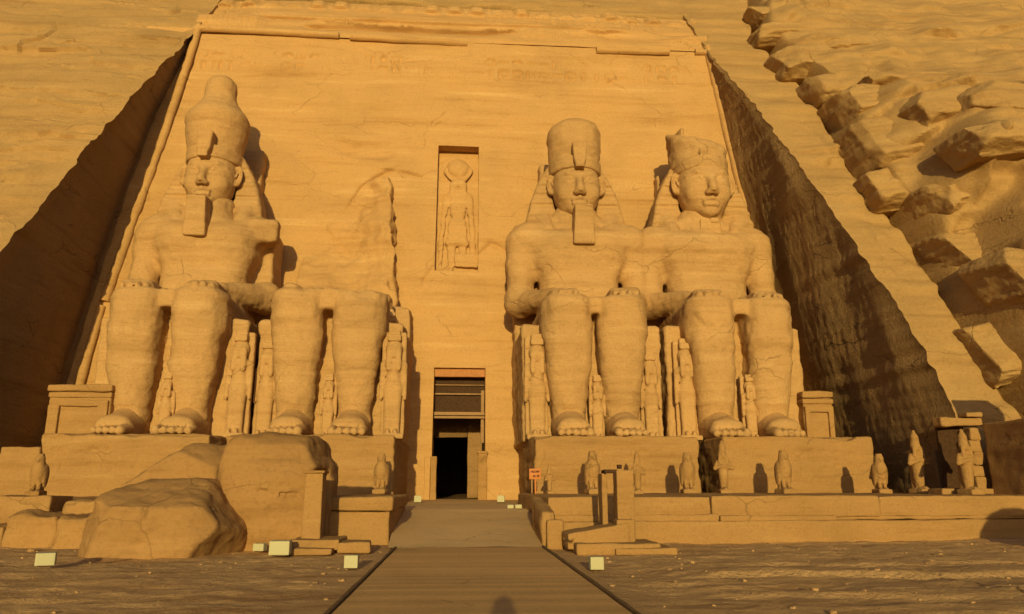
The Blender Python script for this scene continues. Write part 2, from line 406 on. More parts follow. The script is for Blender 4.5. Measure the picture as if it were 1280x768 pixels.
def cliff_left(X, Z):
    r = relief_common(X, Z)
    for pts, a, wd in LEDGES_L:
        d, sd, t = seg_dist(X, Z, pts)
        r = r + ledge(X, Z, pts, a * 1.1, wd * 2.2)
    # broken lumps where the cut begins
    for (px, py), a, s in (((118, 178), 1.1, .8), ((135, 165), .7, .5), ((62, 268), .8, .9), ((50, 300), .7, .8), ((8, 205), .5, .9)):
        cx, cz = cp(px, py); d = np.hypot(X - cx, Z - cz)
        r = r + a * np.exp(-(d / s) ** 2) * (.55 + .9 * np.abs(fbm(p3(X * 1.2, 0 * X, Z * 1.2), 3, 31)))
    return r
def cliff_right(X, Z):
    r = relief_common(X, Z)
    d, sd, t = seg_dist(X, Z, CRACK)
    right = (sd < 0)
    wob = fbm(p3(X * .5, 0 * X, Z * .5), 3, 41)
    edge = (.55 * sstep(0, .22, d) + .45 * sstep(0, 2.6 + wob, d)) * right
    zf = sstep(44, 24, Z); P = p3(X, 0 * X, Z)
    # bedded rock right of the open joint: beds arch over, each standing a little out over the one below
    arch = 3.2 * np.exp(-((X - 31) / 9) ** 2); wv = .5 * fbm(p3(X * .16, 0, Z * .10), 3, 51)
    def beds(sc, amp, seed, sharp=.86):
        q = (Z - arch) * sc + wv * 1.5; fl = np.floor(q); fr = q - fl; K = lambda n: _h((n.astype(np.int64) & 0xffffffff), np.floor(X * .07 * sc + n * .37).astype(np.int64) & 0xffffffff, np.zeros(X.shape, np.int64), seed)
        a0 = K(fl); a1 = K(fl + 1); return amp * (a0 + (a1 - a0) * sstep(sharp, 1.0, fr))
    jb = np.exp(-(d / 5.5) ** 2)
    ux = X + .30 * Z + .8 * wob; uz = Z - arch
    def blocks(w, h, off, tilt, seed, gw, gd):
        d1, gap, idn, du, dv = worley(ux / w, uz / h, seed, True); q = (idn * 13.7) % 1 - .5; q2 = (idn * 31.3) % 1 - .5
        return off * (idn - .5) + tilt * (du * w * q + dv * h * (q2 + .25)) - gd * np.exp(-(gap / gw) ** 2)
    near = sstep(9.5, 3.0, d + 2 * wob) * right; near2 = sstep(5.0, 1.5, d + 1.5 * wob) * right
    big = blocks(5.2, 2.9, 2.6, .42, 61, .020, 1.2); mid = blocks(2.3, 1.25, 1.1, .40, 64, .03, .6)
    out = beds(.30, 1.1, 52, .93) * (.25 + .75 * near) + beds(.75, .55, 53, .90) * (.4 + .4 * near) + beds(2.1, .10, 54, .8)
    r = r + edge * (1.0 + .9 * zf) + right * sstep(0, .3, d) * (out + .09 * fbm(P * 1.1, 4, 44) * (1 + near))
    # fractures running down across the beds
    crk = fbm(P * np.array([.20, 1, .10]), 3, 46); r = r - right * sstep(.5, 2, d) * .45 * np.exp(-(crk / .010) ** 2) * sstep(.0, .3, vnoise(P * .25, 47))
    # the undercut hollows
    px, py = PXY(X, Z)
    def hollow(xa, xb, ya, yb, depth, up, sl=0.):
        tt = (yb + sl * (px - xa) - py) / (yb - ya)
        win = sstep(xa - 14, xa + 22, px + 12 * wob) * sstep(xb + 16, xb - 6, px + 14 * wob)
        q = np.where(tt < 1, np.clip(tt, 0, 1) ** 1.15, np.exp(-np.maximum(tt - 1, 0) / up)); return depth * q * win
    h1 = hollow(1128, 1256, 226 + 10 * wob, 300, 4.6, 1.3, .15)
    h2 = hollow(1195, 1330, 330 + 8 * wob, 450, 5.0, .8, .25)
    h3 = hollow(1062, 1130, 140, 205 + 8 * wob, 1.5, 1.0, .55)
    r = r + right * (h1 + h2 + h3)
    # the joint itself and a second one arching over the boulders
    r = r - 1.9 * np.exp(-(d / .20) ** 2) * sstep(-.6, .2, wob + .5)
    d2, s2, t2 = seg_dist(X, Z, CRACK2); r = r - .5 * np.exp(-(d2 / .22) ** 2) + .5 * np.exp(-(d2 / 1.6) ** 2) * (s2 < 0)
    for pts, a, wd in ((poly(cp, (1100, 70), (1160, 72), (1215, 66), (1290, 62)), .9, 1.4), (poly(cp, (1112, 76), (1150, 76), (1180, 73)), .7, .8), (poly(cp, (1060, 30), (1110, 36), (1180, 30)), .6, .9), (poly(cp, (1140, 55), (1170, 53)), .5, .6), (poly(cp, (1225, 95), (1240, 112), (1290, 120)), .8, 1.2), (poly(cp, (1200, 20), (1290, 28)), .5, .8), (poly(cp, (1180, 42), (1235, 45)), .5, .6),
                    (poly(cp, (1262, 205), (1300, 200)), .6, .7), (poly(cp, (1240, 150), (1300, 146)), .6, .9), (poly(cp, (1003, 148), (1022, 172), (1030, 196)), .25, .4), (poly(cp, (1062, 270), (1085, 284), (1100, 312)), .3, .5), (poly(cp, (1095, 300), (1118, 306)), .25, .4), (poly(cp, (1120, 400), (1150, 402)), .25, .4), (poly(cp, (960, 90), (985, 100)), .25, .4)):
        r = r + ledge(X, Z, pts, a, wd)
    for pts, dp in ((poly(cp, (1187, 180), (1190, 208), (1216, 206)), 1.0), (poly(cp, (1120, 206), (1150, 196), (1188, 192)), .5), (poly(cp, (1105, 70), (1180, 78), (1260, 60)), .2),
                    (poly(cp, (1110, 74), (1175, 74)), .3), (poly(cp, (1150, 330), (1190, 322), (1255, 318)), .3), (poly(cp, (1060, 275), (1100, 310), (1130, 345)), .10),
                    (poly(cp, (1005, 150), (1030, 185), (1040, 210)), .14), (poly(cp, (1200, 300), (1216, 302), (1221, 288)), .7)):
        dd, _, _ = seg_dist(X, Z, pts); r = r - dp * np.exp(-(dd / .14) ** 2)
    return r
def PXY(X, Z):
    Y = prof(Z); d = np.stack([X, Y, Z - EYE[2]], -1); q = d @ _fw; q = np.maximum(q, 1.0)
    return 640 + F_PX * (d @ _rt) / q, 384 - F_PX * (d @ _up) / q
def crest(X):                                        # where the hill rolls over
    return 45.2 - 6 * np.tanh(np.maximum(X - 49.2, 0) * .9 / 6) + .06 * (50.9 - X) + .9 * np.sin(X * .11) + .6 * fbm(p3(X * .3, 0, 0), 2, 5)
def fade_top(X, Z, r): return r
def build_cliff():
    # right flank
    z = np.concatenate([np.arange(-1.2, 30, .12), np.arange(30, 43.4, .16)]); s = np.concatenate([np.arange(0, 13, .11), np.arange(13, 36, .2), np.geomspace(36, 190, 40)])
    X = xr(np.minimum(z, 33))[None, :] + s[:, None]; Zg = np.broadcast_to(z[None, :], X.shape).copy()
    Zg = -1.2 + (Zg + 1.2) * ((crest(X) + 1.2) / (z[-1] + 1.2))
    X = xr(np.minimum(Zg, 33)) + s[:, None]
    R = cliff_right(X, Zg)
    for _ in range(1):
        B = np.pad(R, 1, mode='edge'); B = (B[:-2] + 2 * B[1:-1] + B[2:]) / 4; R = (B[:, :-2] + 2 * B[:, 1:-1] + B[:, 2:]) / 4
    # ragged cut edge
    Y = prof_s(Zg) - R * (.3 + .7 * sstep(0, 1.6, s))[:, None]
    edge = np.exp(-(s / .5) ** 2)[:, None] * .12 * fbm(p3(0 * X, Y * 1.2, Zg * 2.0), 3, 91); X = X + edge
    P = p3(X, Y, Zg); g = Geo(); g.add(*sheet(P, True))
    back = [(1.2, .35), (3, .7), (7, 1.1), (20, 1.0), (60, -1), (160, -6)]
    T = np.stack([P[:, -1]] + [P[:, -1] + np.array([0, a, b]) for a, b in back], 1); g.add(*sheet(T, True))
    V, Q = g.get(); o = mesh_np('cliff', V, Q, M['cliff'], sharp=.6); kind(o, 'structure'); edgeR = P[0]
    # left flank
    z = np.concatenate([np.arange(-1.2, 38, .16), np.arange(38, 44, .4)]); s = np.concatenate([np.arange(0, 22, .17), np.geomspace(22, 180, 60)])
    X = (xl(np.minimum(z, 33)) - off_l(z))[None, :] - s[:, None]; Zg = np.broadcast_to(z[None, :], X.shape).copy(); Zg = -1.2 + (Zg + 1.2) * ((crest(X) + 1.2) / (z[-1] + 1.2))
    X = xl(np.minimum(Zg, 33)) - off_l(Zg) - s[:, None]
    R = cliff_left(X, Zg); Y = prof_l(Zg) - R * (.3 + .7 * sstep(0, 1.2, s) + .6 * sstep(20, 15, Zg[0]) [None, :] * np.exp(-(s / 1.2) ** 2)[:, None] if False else (.35 + .65 * sstep(0, 1.2, s))[:, None])
    X = X + np.exp(-(s / .5) ** 2)[:, None] * .12 * fbm(p3(0 * X, Y * 1.2, Zg * 2.0), 3, 92)
    P = p3(X, Y, Zg); g = Geo(); g.add(*sheet(P))
    T = np.stack([P[:, -1]] + [P[:, -1] + np.array([0, a, b]) for a, b in back], 1); g.add(*sheet(T))
    V, Q = g.get(); o = mesh_np('cliff', V, Q, M['cliff'], sharp=.6); kind(o, 'structure'); edgeL = P[0]
    # over the carved front
    z = np.concatenate([np.arange(32.6, 40, .16), np.arange(40, 45.6, .4)]); x = np.arange(-19.3, 18.2, .17)
    X, Zg = np.meshgrid(x, z, indexing='ij'); R = relief_common(X, Zg); Y = prof_s(Zg) - R * sstep(38, 39.5, Zg) + .9 * sstep(39.2, 38.4, Zg)
    P = p3(X, Y, Zg); g = Geo(); g.add(*sheet(P, True)); T = np.stack([P[:, -1]] + [P[:, -1] + np.array([0, a, b]) for a, b in back], 1); g.add(*sheet(T, True))
    V, Q = g.get(); kind(mesh_np('cliff', V, Q, M['cliff']), 'structure')
    # the two sheer cuts running back to the carved front
    for E, side in ((edgeL, -1), (edgeR, 1)):
        U = E[E[:, 2] > 33.0]; R_ = np.stack([U, U + np.array([0, 1.3, 0]), U + np.array([0, 2.8, 0])], 1); kind(mesh_np('cliff', *sheet(R_, side < 0), M['cliff']), 'structure')
        m = E[:, 2] < 33.5; E = E[m]; t = np.concatenate([[0], np.linspace(.012, 1, 110)])
        zb = E[:, 2]; fx = (xl(zb) - .75 * sstep(32, 25, zb) if side < 0 else xr(zb) - .25 * sstep(30, 20, zb)); fy = yfac(zb) + .25
        A = E[:, None, :]; B = p3(fx, fy, zb)[:, None, :]
        P = A + (B - A) * t[None, :, None]
        k = sstep(0, .16, t)[None, :] * sstep(1.0, .93, t)[None, :]
        n = .16 * fbm(P * np.array([1, .3, .10]), 2, 71 + side) + .016 * fbm(P * np.array([1, 2.0, .40]), 3, 75 + side) + .022 * fbm(P * np.array([1, 4, 1.5]), 4, 79)
        P[..., 0] += -side * k * n + side * (.22 if side < 0 else -.10) * k
        V, Q = sheet(P, flip=(side < 0)); kind(mesh_np('cut_cliff_face', V, Q, M['cut']), 'structure')
build_cliff()
def cliff_blocks():
    """the big fractured blocks that stand out of the hill right of the open joint"""
    rg = np.random.default_rng(12); g = Geo()
    B = [(962, 30, 54, 20), (980, 56, 70, 24), (1003, 90, 64, 38), (1046, 78, 76, 22), (1030, 124, 46, 40), (1062, 152, 50, 46), (1108, 136, 90, 28), (1080, 200, 48, 58), (1130, 180, 80, 44), (1104, 246, 46, 44), (1152, 238, 60, 34), (1216, 196, 130, 46), (1150, 270, 40, 34), (1192, 326, 40, 60), (1262, 306, 110, 34), (1216, 376, 44, 74), (1276, 372, 90, 84), (1238, 444, 36, 60), (1274, 510, 40, 46)]
    for n, (px, py, w_, h_) in enumerate(B):
        x, z = cp(px, py); X1 = np.array([[x]]); Z1 = np.array([[z]]); y = float(prof_s(z) - cliff_right(X1, Z1)[0, 0]) if px > 600 else float(prof_s(z)) + .35; d = np.linalg.norm(np.array([x, y, z]) - EYE) * .98; hw = w_ * d / F_PX / 2 * 1.22; hh = h_ * d / F_PX / 2 * 1.18; hd = 1.2 + .45 * min(hw, hh)
        hd = hd if px > 600 else min(hw, hh); st = max(.07, min(hw, hh) / 13); f = SDF((-hw * 1.3, -hd * 1.4, -hh * 1.35), (hw * 1.3, hd * 1.4, hh * 1.35), st)
        f.box((0, 0, 0), (hw, hd, hh), .22 * min(hw, hh), .02)
        for k in range(11):
            v = rg.normal(size=3) * np.array([1, 1.1, .8]); v[1] = -abs(v[1]); v /= np.linalg.norm(v); sup = abs(v[0]) * hw + abs(v[1]) * hd + abs(v[2]) * hh; f.cut(v * sup * rg.uniform(.70, .90), v, .02)
        f.cut((0, -hd * .55, -hh * .75), (.1 * rg.normal(), -.45, -1), .02); f.noise(.07, (.9, .9, 1.3), n, 4); f.noise(.05, (.3, .3, 4.5), n + 50, 3)
        V, Q = f.mesh(); a = math.radians(11 if x < 30 else -7) * rg.uniform(.2, 1.6); tl = .60
        V = np.stack([V[:, 0] * math.cos(a) - V[:, 2] * math.sin(a), V[:, 1], V[:, 0] * math.sin(a) + V[:, 2] * math.cos(a)], 1); V[:, 1] += V[:, 2] * tl
        V = V + np.array([x, y + hd * rg.uniform(.84, 1.0), z]); g.add(weather(V, Q, NO_, n, .02, .05, .05), Q)
    V, Q = g.get(); kind(mesh_np('cliff', V, Q, M['cliff'], sharp=.55), 'structure')
NO_ = np.zeros(3)
cliff_blocks()

# ------------------------------------------------------------------ ground
def ground_h(x, y):
    P = p3(x, y, 0 * x)
    near = np.exp(-((np.maximum(np.abs(x - 3) - 18, 0) / 8) ** 2 + (np.maximum(np.abs(y - 14) - 12, 0) / 8) ** 2))
    off = sstep(2.1, 3.2, np.abs(x - .34)) if True else 1
    h = .035 * fbm(P * np.array([.22, .6, 1]), 4, 11) + .022 * fbm(P * np.array([.8, 2.6, 1]), 4, 12) + .022 * fbm(P * np.array([2.5, 4, 1]), 3, 13)
    # low broken slab edges on the right
    for k, (y0, sl, hh) in enumerate(((15.1, -.05, .10), (17.2, .03, .05), (12.6, -.09, .05))):
        e = y - (y0 + sl * (x - 5) + .35 * fbm(p3(x * .7, k, 0), 3, 14))
        m = sstep(3.8, 5.2, x); h = h + m * hh * (sstep(-.05, .07, e) - .8 * sstep(.1, 2.4, e))
    d1, gap, idn = worley(x * .9, y * 1.5, 19)
    h = h + .035 * (idn - .5) * sstep(.02, .1, gap) * sstep(.0, .5, vnoise(P * .4, 20))
    return (h * off * near) - .055 - .03 * off
def build_ground():
    def ax(a, b, st, lim):
        c = np.arange(a, b, st); e = np.geomspace(.5, lim, 34); return np.concatenate([(a - e)[::-1], c, b + e])
    x = ax(-14, 20, .11, 2500); yy = np.concatenate([(6 - np.geomspace(.5, 2500, 34))[::-1], np.arange(6, 26.5, .09), np.linspace(27, 60, 24)])
    X, Y = np.meshgrid(x, yy, indexing='ij'); V, Q = sheet(p3(X, Y, ground_h(X, Y)))
    kind(mesh_np('ground', V, Q, M['sand']), 'structure')
build_ground()

# ------------------------------------------------------------------ path, ramp, terrace
def planks_mat():
    m = stone('path_planks', (.62, .375, .15), (.55, .32, .12), (.67, .42, .175), bump=.25, scale=1.5, strata=.1); t = m.node_tree; N = t.nodes; L = t.links
    b = [n for n in N if n.type == 'BSDF_PRINCIPLED'][0]; g = [n for n in N if n.type == 'NEW_GEOMETRY'][0]
    s = N.new('ShaderNodeSeparateXYZ'); L.new(g.outputs['Position'], s.inputs[0])
    f = N.new('ShaderNodeMath'); f.operation = 'DIVIDE'; L.new(s.outputs[1], f.inputs[0]); f.inputs[1].default_value = .21
    fl = N.new('ShaderNodeMath'); fl.operation = 'FLOOR'; L.new(f.outputs[0], fl.inputs[0])
    wn = N.new('ShaderNodeTexWhiteNoise'); wn.noise_dimensions = '1D'; L.new(fl.outputs[0], wn.inputs['W'])
    r = N.new('ShaderNodeMapRange'); r.inputs[3].default_value = .86; r.inputs[4].default_value = 1.10; L.new(wn.outputs[0], r.inputs[0])
    old = b.inputs['Base Color'].links[0].from_socket
    v = N.new('ShaderNodeVectorMath'); v.operation = 'SCALE'; L.new(old, v.inputs[0]); L.new(r.outputs[0], v.inputs['Scale']); L.new(v.outputs[0], b.inputs['Base Color'])
    return m
M['planks'] = planks_mat()
PXL, PXR = -1.64, 2.32
def build_path():
    x = np.linspace(PXL, PXR, 40); y = np.arange(-6, 22.01, .105); X, Y = np.meshgrid(x, y, indexing='ij'); k = np.floor(Y / .21 + .25)
    Zp = .012 + .003 * fbm(p3(X * 1.2, Y * 1.2, 0 * X), 3, 4); kind(mesh_np('path', *sheet(p3(X, Y, Zp)), M['planks']), 'structure')
    for s, x0 in ((-1, PXL - .06), (1, PXR + .06)):
        V, Q = rbox((x0, 9.6, -.01), (.035, 12.4, .055), .02, .3, .012, 5 + s)
        V[:, 2] += 0; tag(mesh_np('kerb_rail', V, Q, M['rail']), 'dark low edging rail along the %s edge of the walk' % ('left' if s < 0 else 'right'), 'edging', 'edging rails of the walk')
build_path()
def ramp_z(y): return np.interp(y, [22, 31, 44.2, 60], [.012, .76, .93, .93])
def build_ramp():
    y = np.linspace(22.0, 45.5, 120); t = np.clip((y - 22) / 9, 0, 1); xa = -1.9 - .5 * t - .5 * sstep(31, 33, y); xb = 2.4 + .45 * t + .6 * sstep(31, 33, y)
    u = np.linspace(0, 1, 34); X = xa[None, :] + (xb - xa)[None, :] * u[:, None]; Y = np.broadcast_to(y, X.shape); Zr = ramp_z(Y) + .012 * fbm(p3(X * .8, Y * .8, 0), 3, 6)
    kind(mesh_np('ramp', *sheet(p3(X, Y, Zr)), M['ramp']), 'structure')
build_ramp()

def slabs(P, name, mat, parent=None, **k): return mesh_np(name, *rbox(**P), mat, parent, **k)
def build_terrace():
    ang = .055
    def front(x): return 23.55 + .075 * (x - 3.3)
    t = thing('stone_terrace', (11.5, 28, 0), 'long low stepped stone terrace in front of the two right colossi', 'terrace'); L = (11.5, 28, 0)
    def part(name, x0, x1, dy, z0, z1, dep, seed, mat='block', r=.05, noise=.022):
        xc = (x0 + x1) / 2; yf = front(xc) + dy; h = ((x1 - x0) / 2, dep / 2, (z1 - z0) / 2)
        V, Q = rbox((xc, yf + dep / 2, (z0 + z1) / 2), h, r, .13, noise, seed, 1.4, strata=.02); V[:, 1] += .075 * (V[:, 0] - xc); return mesh_np(name, *local((V, Q), L), M[mat], t)
    part('lower_wall', 2.80, 30, 0, -.3, .60, 1.6, 3)
    part('ledge_course', 2.85, 8.1, .10, .585, .80, 1.2, 9, r=.04)
    part('ledge_course', 8.14, 12.0, .05, .585, .76, 1.2, 10, r=.04); part('ledge_course', 12.05, 30, .26, .59, .73, 1.2, 11, r=.06, noise=.035)
    part('upper_course', 2.72, 7.9, .22, .70, 1.33, 12, 12); part('upper_course', 7.93, 13.6, .2, .71, ZT, 12, 13); part('upper_course', 13.63, 30, .24, .70, 1.34, 12, 14)
    # low wall beside the ramp
    t2 = thing('ramp_parapet', (2.9, 27, 0), 'low sloping wall with a squared end block along the right side of the ramp', 'wall')
    V, Q = rbox((2.60, 24.3, .50), (.20, 2.0, .55), .1, .09, .05, 21, strata=.03, rot=-.02); V[:, 2] += (V[:, 1] - 22.3) * .10 - .10
    mesh_np('coping', *local((V, Q), (2.9, 27, 0)), M['block'], t2)
    V, Q = rbox((2.72, 22.5, .3), (.22, .5, .42), .06, .08, .03, 22); mesh_np('end_block', *local((V, Q), (2.9, 27, 0)), M['block'], t2)
    # left terrace
    L = (-9, 28, 0); t = thing('stone_terrace', L, 'rough broken stone terrace behind the fallen boulders on the left', 'terrace')
    def lp(name, x0, x1, y0, y1, z0, z1, seed, r=.06, noise=.03, mat='block'):
        V, Q = rbox(((x0 + x1) / 2, (y0 + y1) / 2, (z0 + z1) / 2), ((x1 - x0) / 2, (y1 - y0) / 2, (z1 - z0) / 2), r, .12, noise, seed, 1.5, strata=.025); return mesh_np(name, *local((V, Q), L), M[mat], t)
    lp('corner_wall', -4.45, -2.05, 23.9, 31, -.3, .92, 31); lp('coping_course', -4.5, -1.98, 23.85, 31.2, .93, 1.33, 32)
    lp('floor_course', -30, -4.4, 26.5, 35, -.3, 1.2, 33)
    lp('rubble_block', -16.2, -13.2, 24.0, 26.6, -.3, .55, 34, .14, .10); lp('rubble_block', -13.2, -11.6, 23.8, 26.6, -.3, .82, 35, .16, .12); lp('rubble_block', -11.6, -9.9, 23.6, 26.6, -.3, .78, 36, .16, .13)
    lp('rubble_block', -30, -15.9, 24.4, 26.8, -.3, .86, 37, .12, .08)
    lp('plinth_block', -14.3, -12.6, 25.2, 26.7, .4, 1.36, 38, .05, .03); lp('plinth_block', -12.35, -10.8, 25.5, 26.7, .5, 1.22, 39, .1, .06)
build_terrace()

# ------------------------------------------------------------------ carved front
def fbox(px0, py0, px1, py1):
    a = fp(px0, py0); b = fp(px1, py1); return a[0], b[1], b[0], a[1]
DOOR = (-1.53, 1.49, .80, 8.46); NICHE = (-1.70, 1.02, 14.75, 23.95)
FA = (0, 44.0, 0)
def facade_relief(X, Z):
    P = p3(X, 0 * X, Z)
    r = .10 * fbm(P * .10, 3, 101) + .035 * fbm(P * np.array([.10, 1, 1.1]), 4, 103) + .02 * fbm(P * np.array([.2, 1, 4.0]), 3, 104) + .012 * fbm(P * 2.2, 3, 105)
    # a few long bed joints
    for k in range(26):
        z0 = 2.2 + 1.22 * k + .3 * math.sin(k * 7.1); a = vnoise(p3(X * .18, k * 3.3, 0 * X), 111)
        r = r - .035 * np.exp(-((Z - z0 - .08 * vnoise(p3(X * .3, k * 2.1, 0 * X), 112)) / .05) ** 2) * sstep(.05, .5, a)
    # saw lines of the re-assembled blocks
    for x0, za, zb in ((-13.2, 22, 27), (-7.5, 23, 30), (4.9, 20, 26), (9.1, 23, 31)):
        r = r - .02 * np.exp(-((X - x0) / .05) ** 2) * (Z > za) * (Z < zb)
    # band of signs under the upper roll
    band = (Z > 29.55) & (Z < 31.5); er = sstep(-.35, .25, fbm(P * .35, 3, 120)); r = r - .22 * glyphs((X + 30) / .95, (Z - 29.6) / .95, 9) * band * (.25 + .75 * er)
    for zz in (29.5, 31.55): r = r - .03 * np.exp(-((Z - zz) / .05) ** 2)
    # scars
    def line(pts, dp, wd, step=0.):
        q = poly(fp, *pts); d, sd, t = seg_dist(X, Z, q); n = .6 + .6 * vnoise(P * 1.1, 130)
        out = -dp * np.exp(-(d / wd) ** 2) * n
        if step: out = out + step * np.exp(-(d / 1.1) ** 2) * (sd < 0)
        return out
    r = r + line([(296, 97), (330, 94), (394, 93)], .14, .08, .06) + line([(440, 250), (452, 234), (470, 222), (486, 214)], .28, .12, .18) + line([(484, 213), (505, 216), (525, 221)], .4, .12, .10)
    r = r + line([(604, 312), (614, 303), (632, 312)], .4, .2, .2) + line([(530, 350), (540, 336), (548, 332)], .3, .16, .1)
    r = r + line([(498, 300), (515, 300), (540, 303)], .05, .06) + line([(690, 60), (780, 63), (880, 72)], .06, .1) + line([(520, 430), (560, 428), (640, 428)], .09, .06, .05)
    r = r + line([(596, 440), (612, 442), (634, 436)], .05, .05) + line([(610, 94), (700, 96), (790, 104), (870, 108)], .10, .12, .05)
    for (px, py), a, sx, sz in (((425, 182), .30, 1.3, .55), ((460, 188), .34, 1.5, .6), ((478, 194), .25, .8, .35)):
        cx, cz = fp(px, py); r = r - a * np.exp(-(((X - cx) / sx) ** 2 + ((Z - cz) / sz) ** 2) ** 2) * (.7 + .4 * vnoise(P * .9, 140))
    return r
def hole_grid(x0, x1, z0, z1, st, holes):
    xs = np.arange(x0, x1 + st, st); zs = np.arange(z0, z1 + st, st)
    for (a, b, c, d) in holes: xs = np.concatenate([xs, [a, b]]); zs = np.concatenate([zs, [c, d]])
    def clean(v, keep):
        v = np.unique(np.round(v, 6)); keep = np.array(keep); ok = [any(abs(k - q) < 1e-7 for k in keep) or (np.abs(keep - q).min() > st * .45) for q in v]; return v[np.array(ok)]
    return clean(xs, [h[i] for h in holes for i in (0, 1)]), clean(zs, [h[i] for h in holes for i in (2, 3)])
def build_facade():
    t = thing('temple_facade', FA, 'huge leaning sandstone temple front carved into the cliff behind the four colossi', 'temple front')
    xs, zs = hole_grid(-22.4, 21.6, .6, 33.1, .09, [DOOR, NICHE])
    X, Zg = np.meshgrid(xs, zs, indexing='ij'); Y = yfac(Zg) - facade_relief(X, Zg)
    # a few worn spots on the edges of the opening
    V, Q = sheet(p3(X, Y, Zg), True)
    cx = V[Q].mean(1); keep = np.ones(len(Q), bool); rims = []
    for (a, b, c, d), dep in ((DOOR, 2.6), (NICHE, 1.05)):
        ins = (cx[:, 0] > a) & (cx[:, 0] < b) & (cx[:, 2] > c) & (cx[:, 2] < d); keep &= ~ins
        ia = np.where((xs >= a - 1e-6) & (xs <= b + 1e-6))[0]; iz = np.where((zs >= c - 1e-6) & (zs <= d + 1e-6))[0]; nz = len(zs)
        ring = [(ia[0], k) for k in iz] + [(k, iz[-1]) for k in ia[1:]] + [(ia[-1], k) for k in iz[::-1][1:]] + [(k, iz[0]) for k in ia[::-1][1:]]
        A = np.array([V[p * nz + q] for p, q in ring]); st = np.linspace(0, 1, 9); R = A[:, None, :] + np.array([0, dep, 0]) * st[None, :, None]
        R[:, 1:, :] += (.03 * fbm(R[:, 1:, :] * 1.7, 3, 150))[..., None] * np.array([1, 0, 1]); rims.append((R, dep))
    g = Geo(); g.add(V, Q[keep])
    for R, dep in rims: g.add(*sheet(R, False))
    (a, b, c, d) = NICHE; x = np.arange(a - .3, b + .3, .1); z = np.arange(c - .3, d + .3, .1); X, Zg = np.meshgrid(x, z, indexing='ij')
    g.add(*sheet(p3(X, yfac(Zg) + .95 - .04 * fbm(p3(X, 0, Zg) * np.array([.6, 1, 1.6]), 4, 152), Zg), True))
    V, Q = g.get(); mesh_np('front_wall', V - np.array(FA), Q, M['facade'], t)
    # round roll mouldings
    def roll(pts, rad, seed, name='roll_moulding', skip=()):
        pts = np.array(pts, float); n = len(pts); d = np.gradient(pts, axis=0); d /= np.linalg.norm(d, axis=1, keepdims=True)
        up = np.array([0, -1, .2]); s = np.cross(d, up); s /= np.linalg.norm(s, axis=1, keepdims=True); u = np.cross(s, d)
        a = np.linspace(0, 2 * np.pi, 15); P = pts[:, None, :] + rad * (np.cos(a)[None, :, None] * s[:, None, :] + np.sin(a)[None, :, None] * u[:, None, :])
        C = pts[:, None, :]; P = C + (P - C) * (1 + .12 * fbm(P * np.array([.8, .8, .8]), 3, seed) - .25 * sstep(.42, .6, vnoise(P * .45, seed + 3)))[..., None]
        g = Geo(); g.add(*sheet(P)); 
        for e in (0, -1):
            cap = np.stack([P[e], np.broadcast_to(pts[e], P[e].shape)], 0); g.add(*sheet(cap, e == 0))
        V, Q = g.get(); mesh_np(name, V - np.array(FA), Q, M['facade'], t)
    def fpt(px, py, o=.12):
        x, z = fp(px, py); return (x, yfac(z) - o, z)
    def dens(pts, n=60):
        pts = np.array(pts); k = np.linspace(0, len(pts) - 1, n); return np.stack([np.interp(k, range(len(pts)), pts[:, i]) for i in range(3)], 1)
    roll(dens([fpt(250, 34), fpt(206, 170), fpt(162, 292), fpt(132, 378)], 120), .27, 201); roll(dens([fpt(128, 384), fpt(103, 474), fpt(80, 560)], 60), .26, 205)
    roll(dens([fpt(883, 60), fpt(906, 160), fpt(931, 262)], 80), .25, 211)
    roll(dens([fpt(244, 37), fpt(330, 41), fpt(424, 46)], 70), .25, 221); roll(dens([fpt(438, 47.5), fpt(510, 52), fpt(584, 56)], 60), .24, 225)
    roll(dens([fpt(745, 64.5), fpt(836, 67)], 40), .24, 229); roll(dens([fpt(868, 66.5), fpt(884, 67)], 10), .22, 231)
    # frieze above
    x = np.arange(-19.4, 18.3, .09); z = np.arange(32.75, 38.6, .09); X, Zg = np.meshgrid(x, z, indexing='ij'); P = p3(X, 0 * X, Zg)
    tz = Zg - 32.75; rag = .25 * fbm(p3(X * .45, 0, 0), 4, 240)
    out = .02 + .75 * sstep(0, 2.4, tz) ** 1.5                                          # cavetto leaning out
    out = np.where(tz > 2.55 + rag, .15 + 0 * out, out) + .35 * sstep(2.9, 3.1, tz + rag * .4) * sstep(-.2, .2, vnoise(p3(X * .2, 1, 0), 245))
    er = sstep(-.1, .5, fbm(P * np.array([.16, 1, .3]), 3, 241)); out = out - .5 * er * sstep(.8, 2.0, tz) * sstep(3.2, 2.4, tz)
    out = out + .05 * fbm(P * np.array([.4, 1, 2]), 4, 242) - .12 * glyphs((X + 40) / .62, tz / .8, 33) * ((tz > 3.4) | ((tz > .8) & (tz < 2.2))) * (1 - er)
    # row of squatting ape figures, worn
    u = (X / 1.75) % 1 - .5; bab = np.exp(-(np.abs(u) / .33) ** 4) * sstep(4.5, 4.75, tz) * sstep(5.8, 5.4, tz); out = out + .55 * bab * (.5 + .5 * sstep(-.2, .2, vnoise(p3(np.floor(X / 1.75), 3, 0 * X), 250)))
    scp = sstep(.0, .25, fbm(p3(X * .13, 0, Zg * .5), 3, 247)); out = out - .7 * scp * np.exp(-((tz - 1.9 - .3 * rag) / .32) ** 2) + .35 * scp * np.exp(-((tz - 2.6 - rag) / .22) ** 2)
    Y = prof_s(Zg) + .22 * sstep(0, .3, tz) + .2 - out * .9
    # step down to the untouched rock at both ends
    V, Q = sheet(p3(X, Y, Zg), True); g = Geo(); g.add(V, Q)
    for Ei in (0, -1):
        R = np.stack([p3(X, Y, Zg)[Ei], p3(X, Y, Zg)[Ei] + np.array([0, 2.2, 0])], 0); g.add(*sheet(R, Ei == -1))
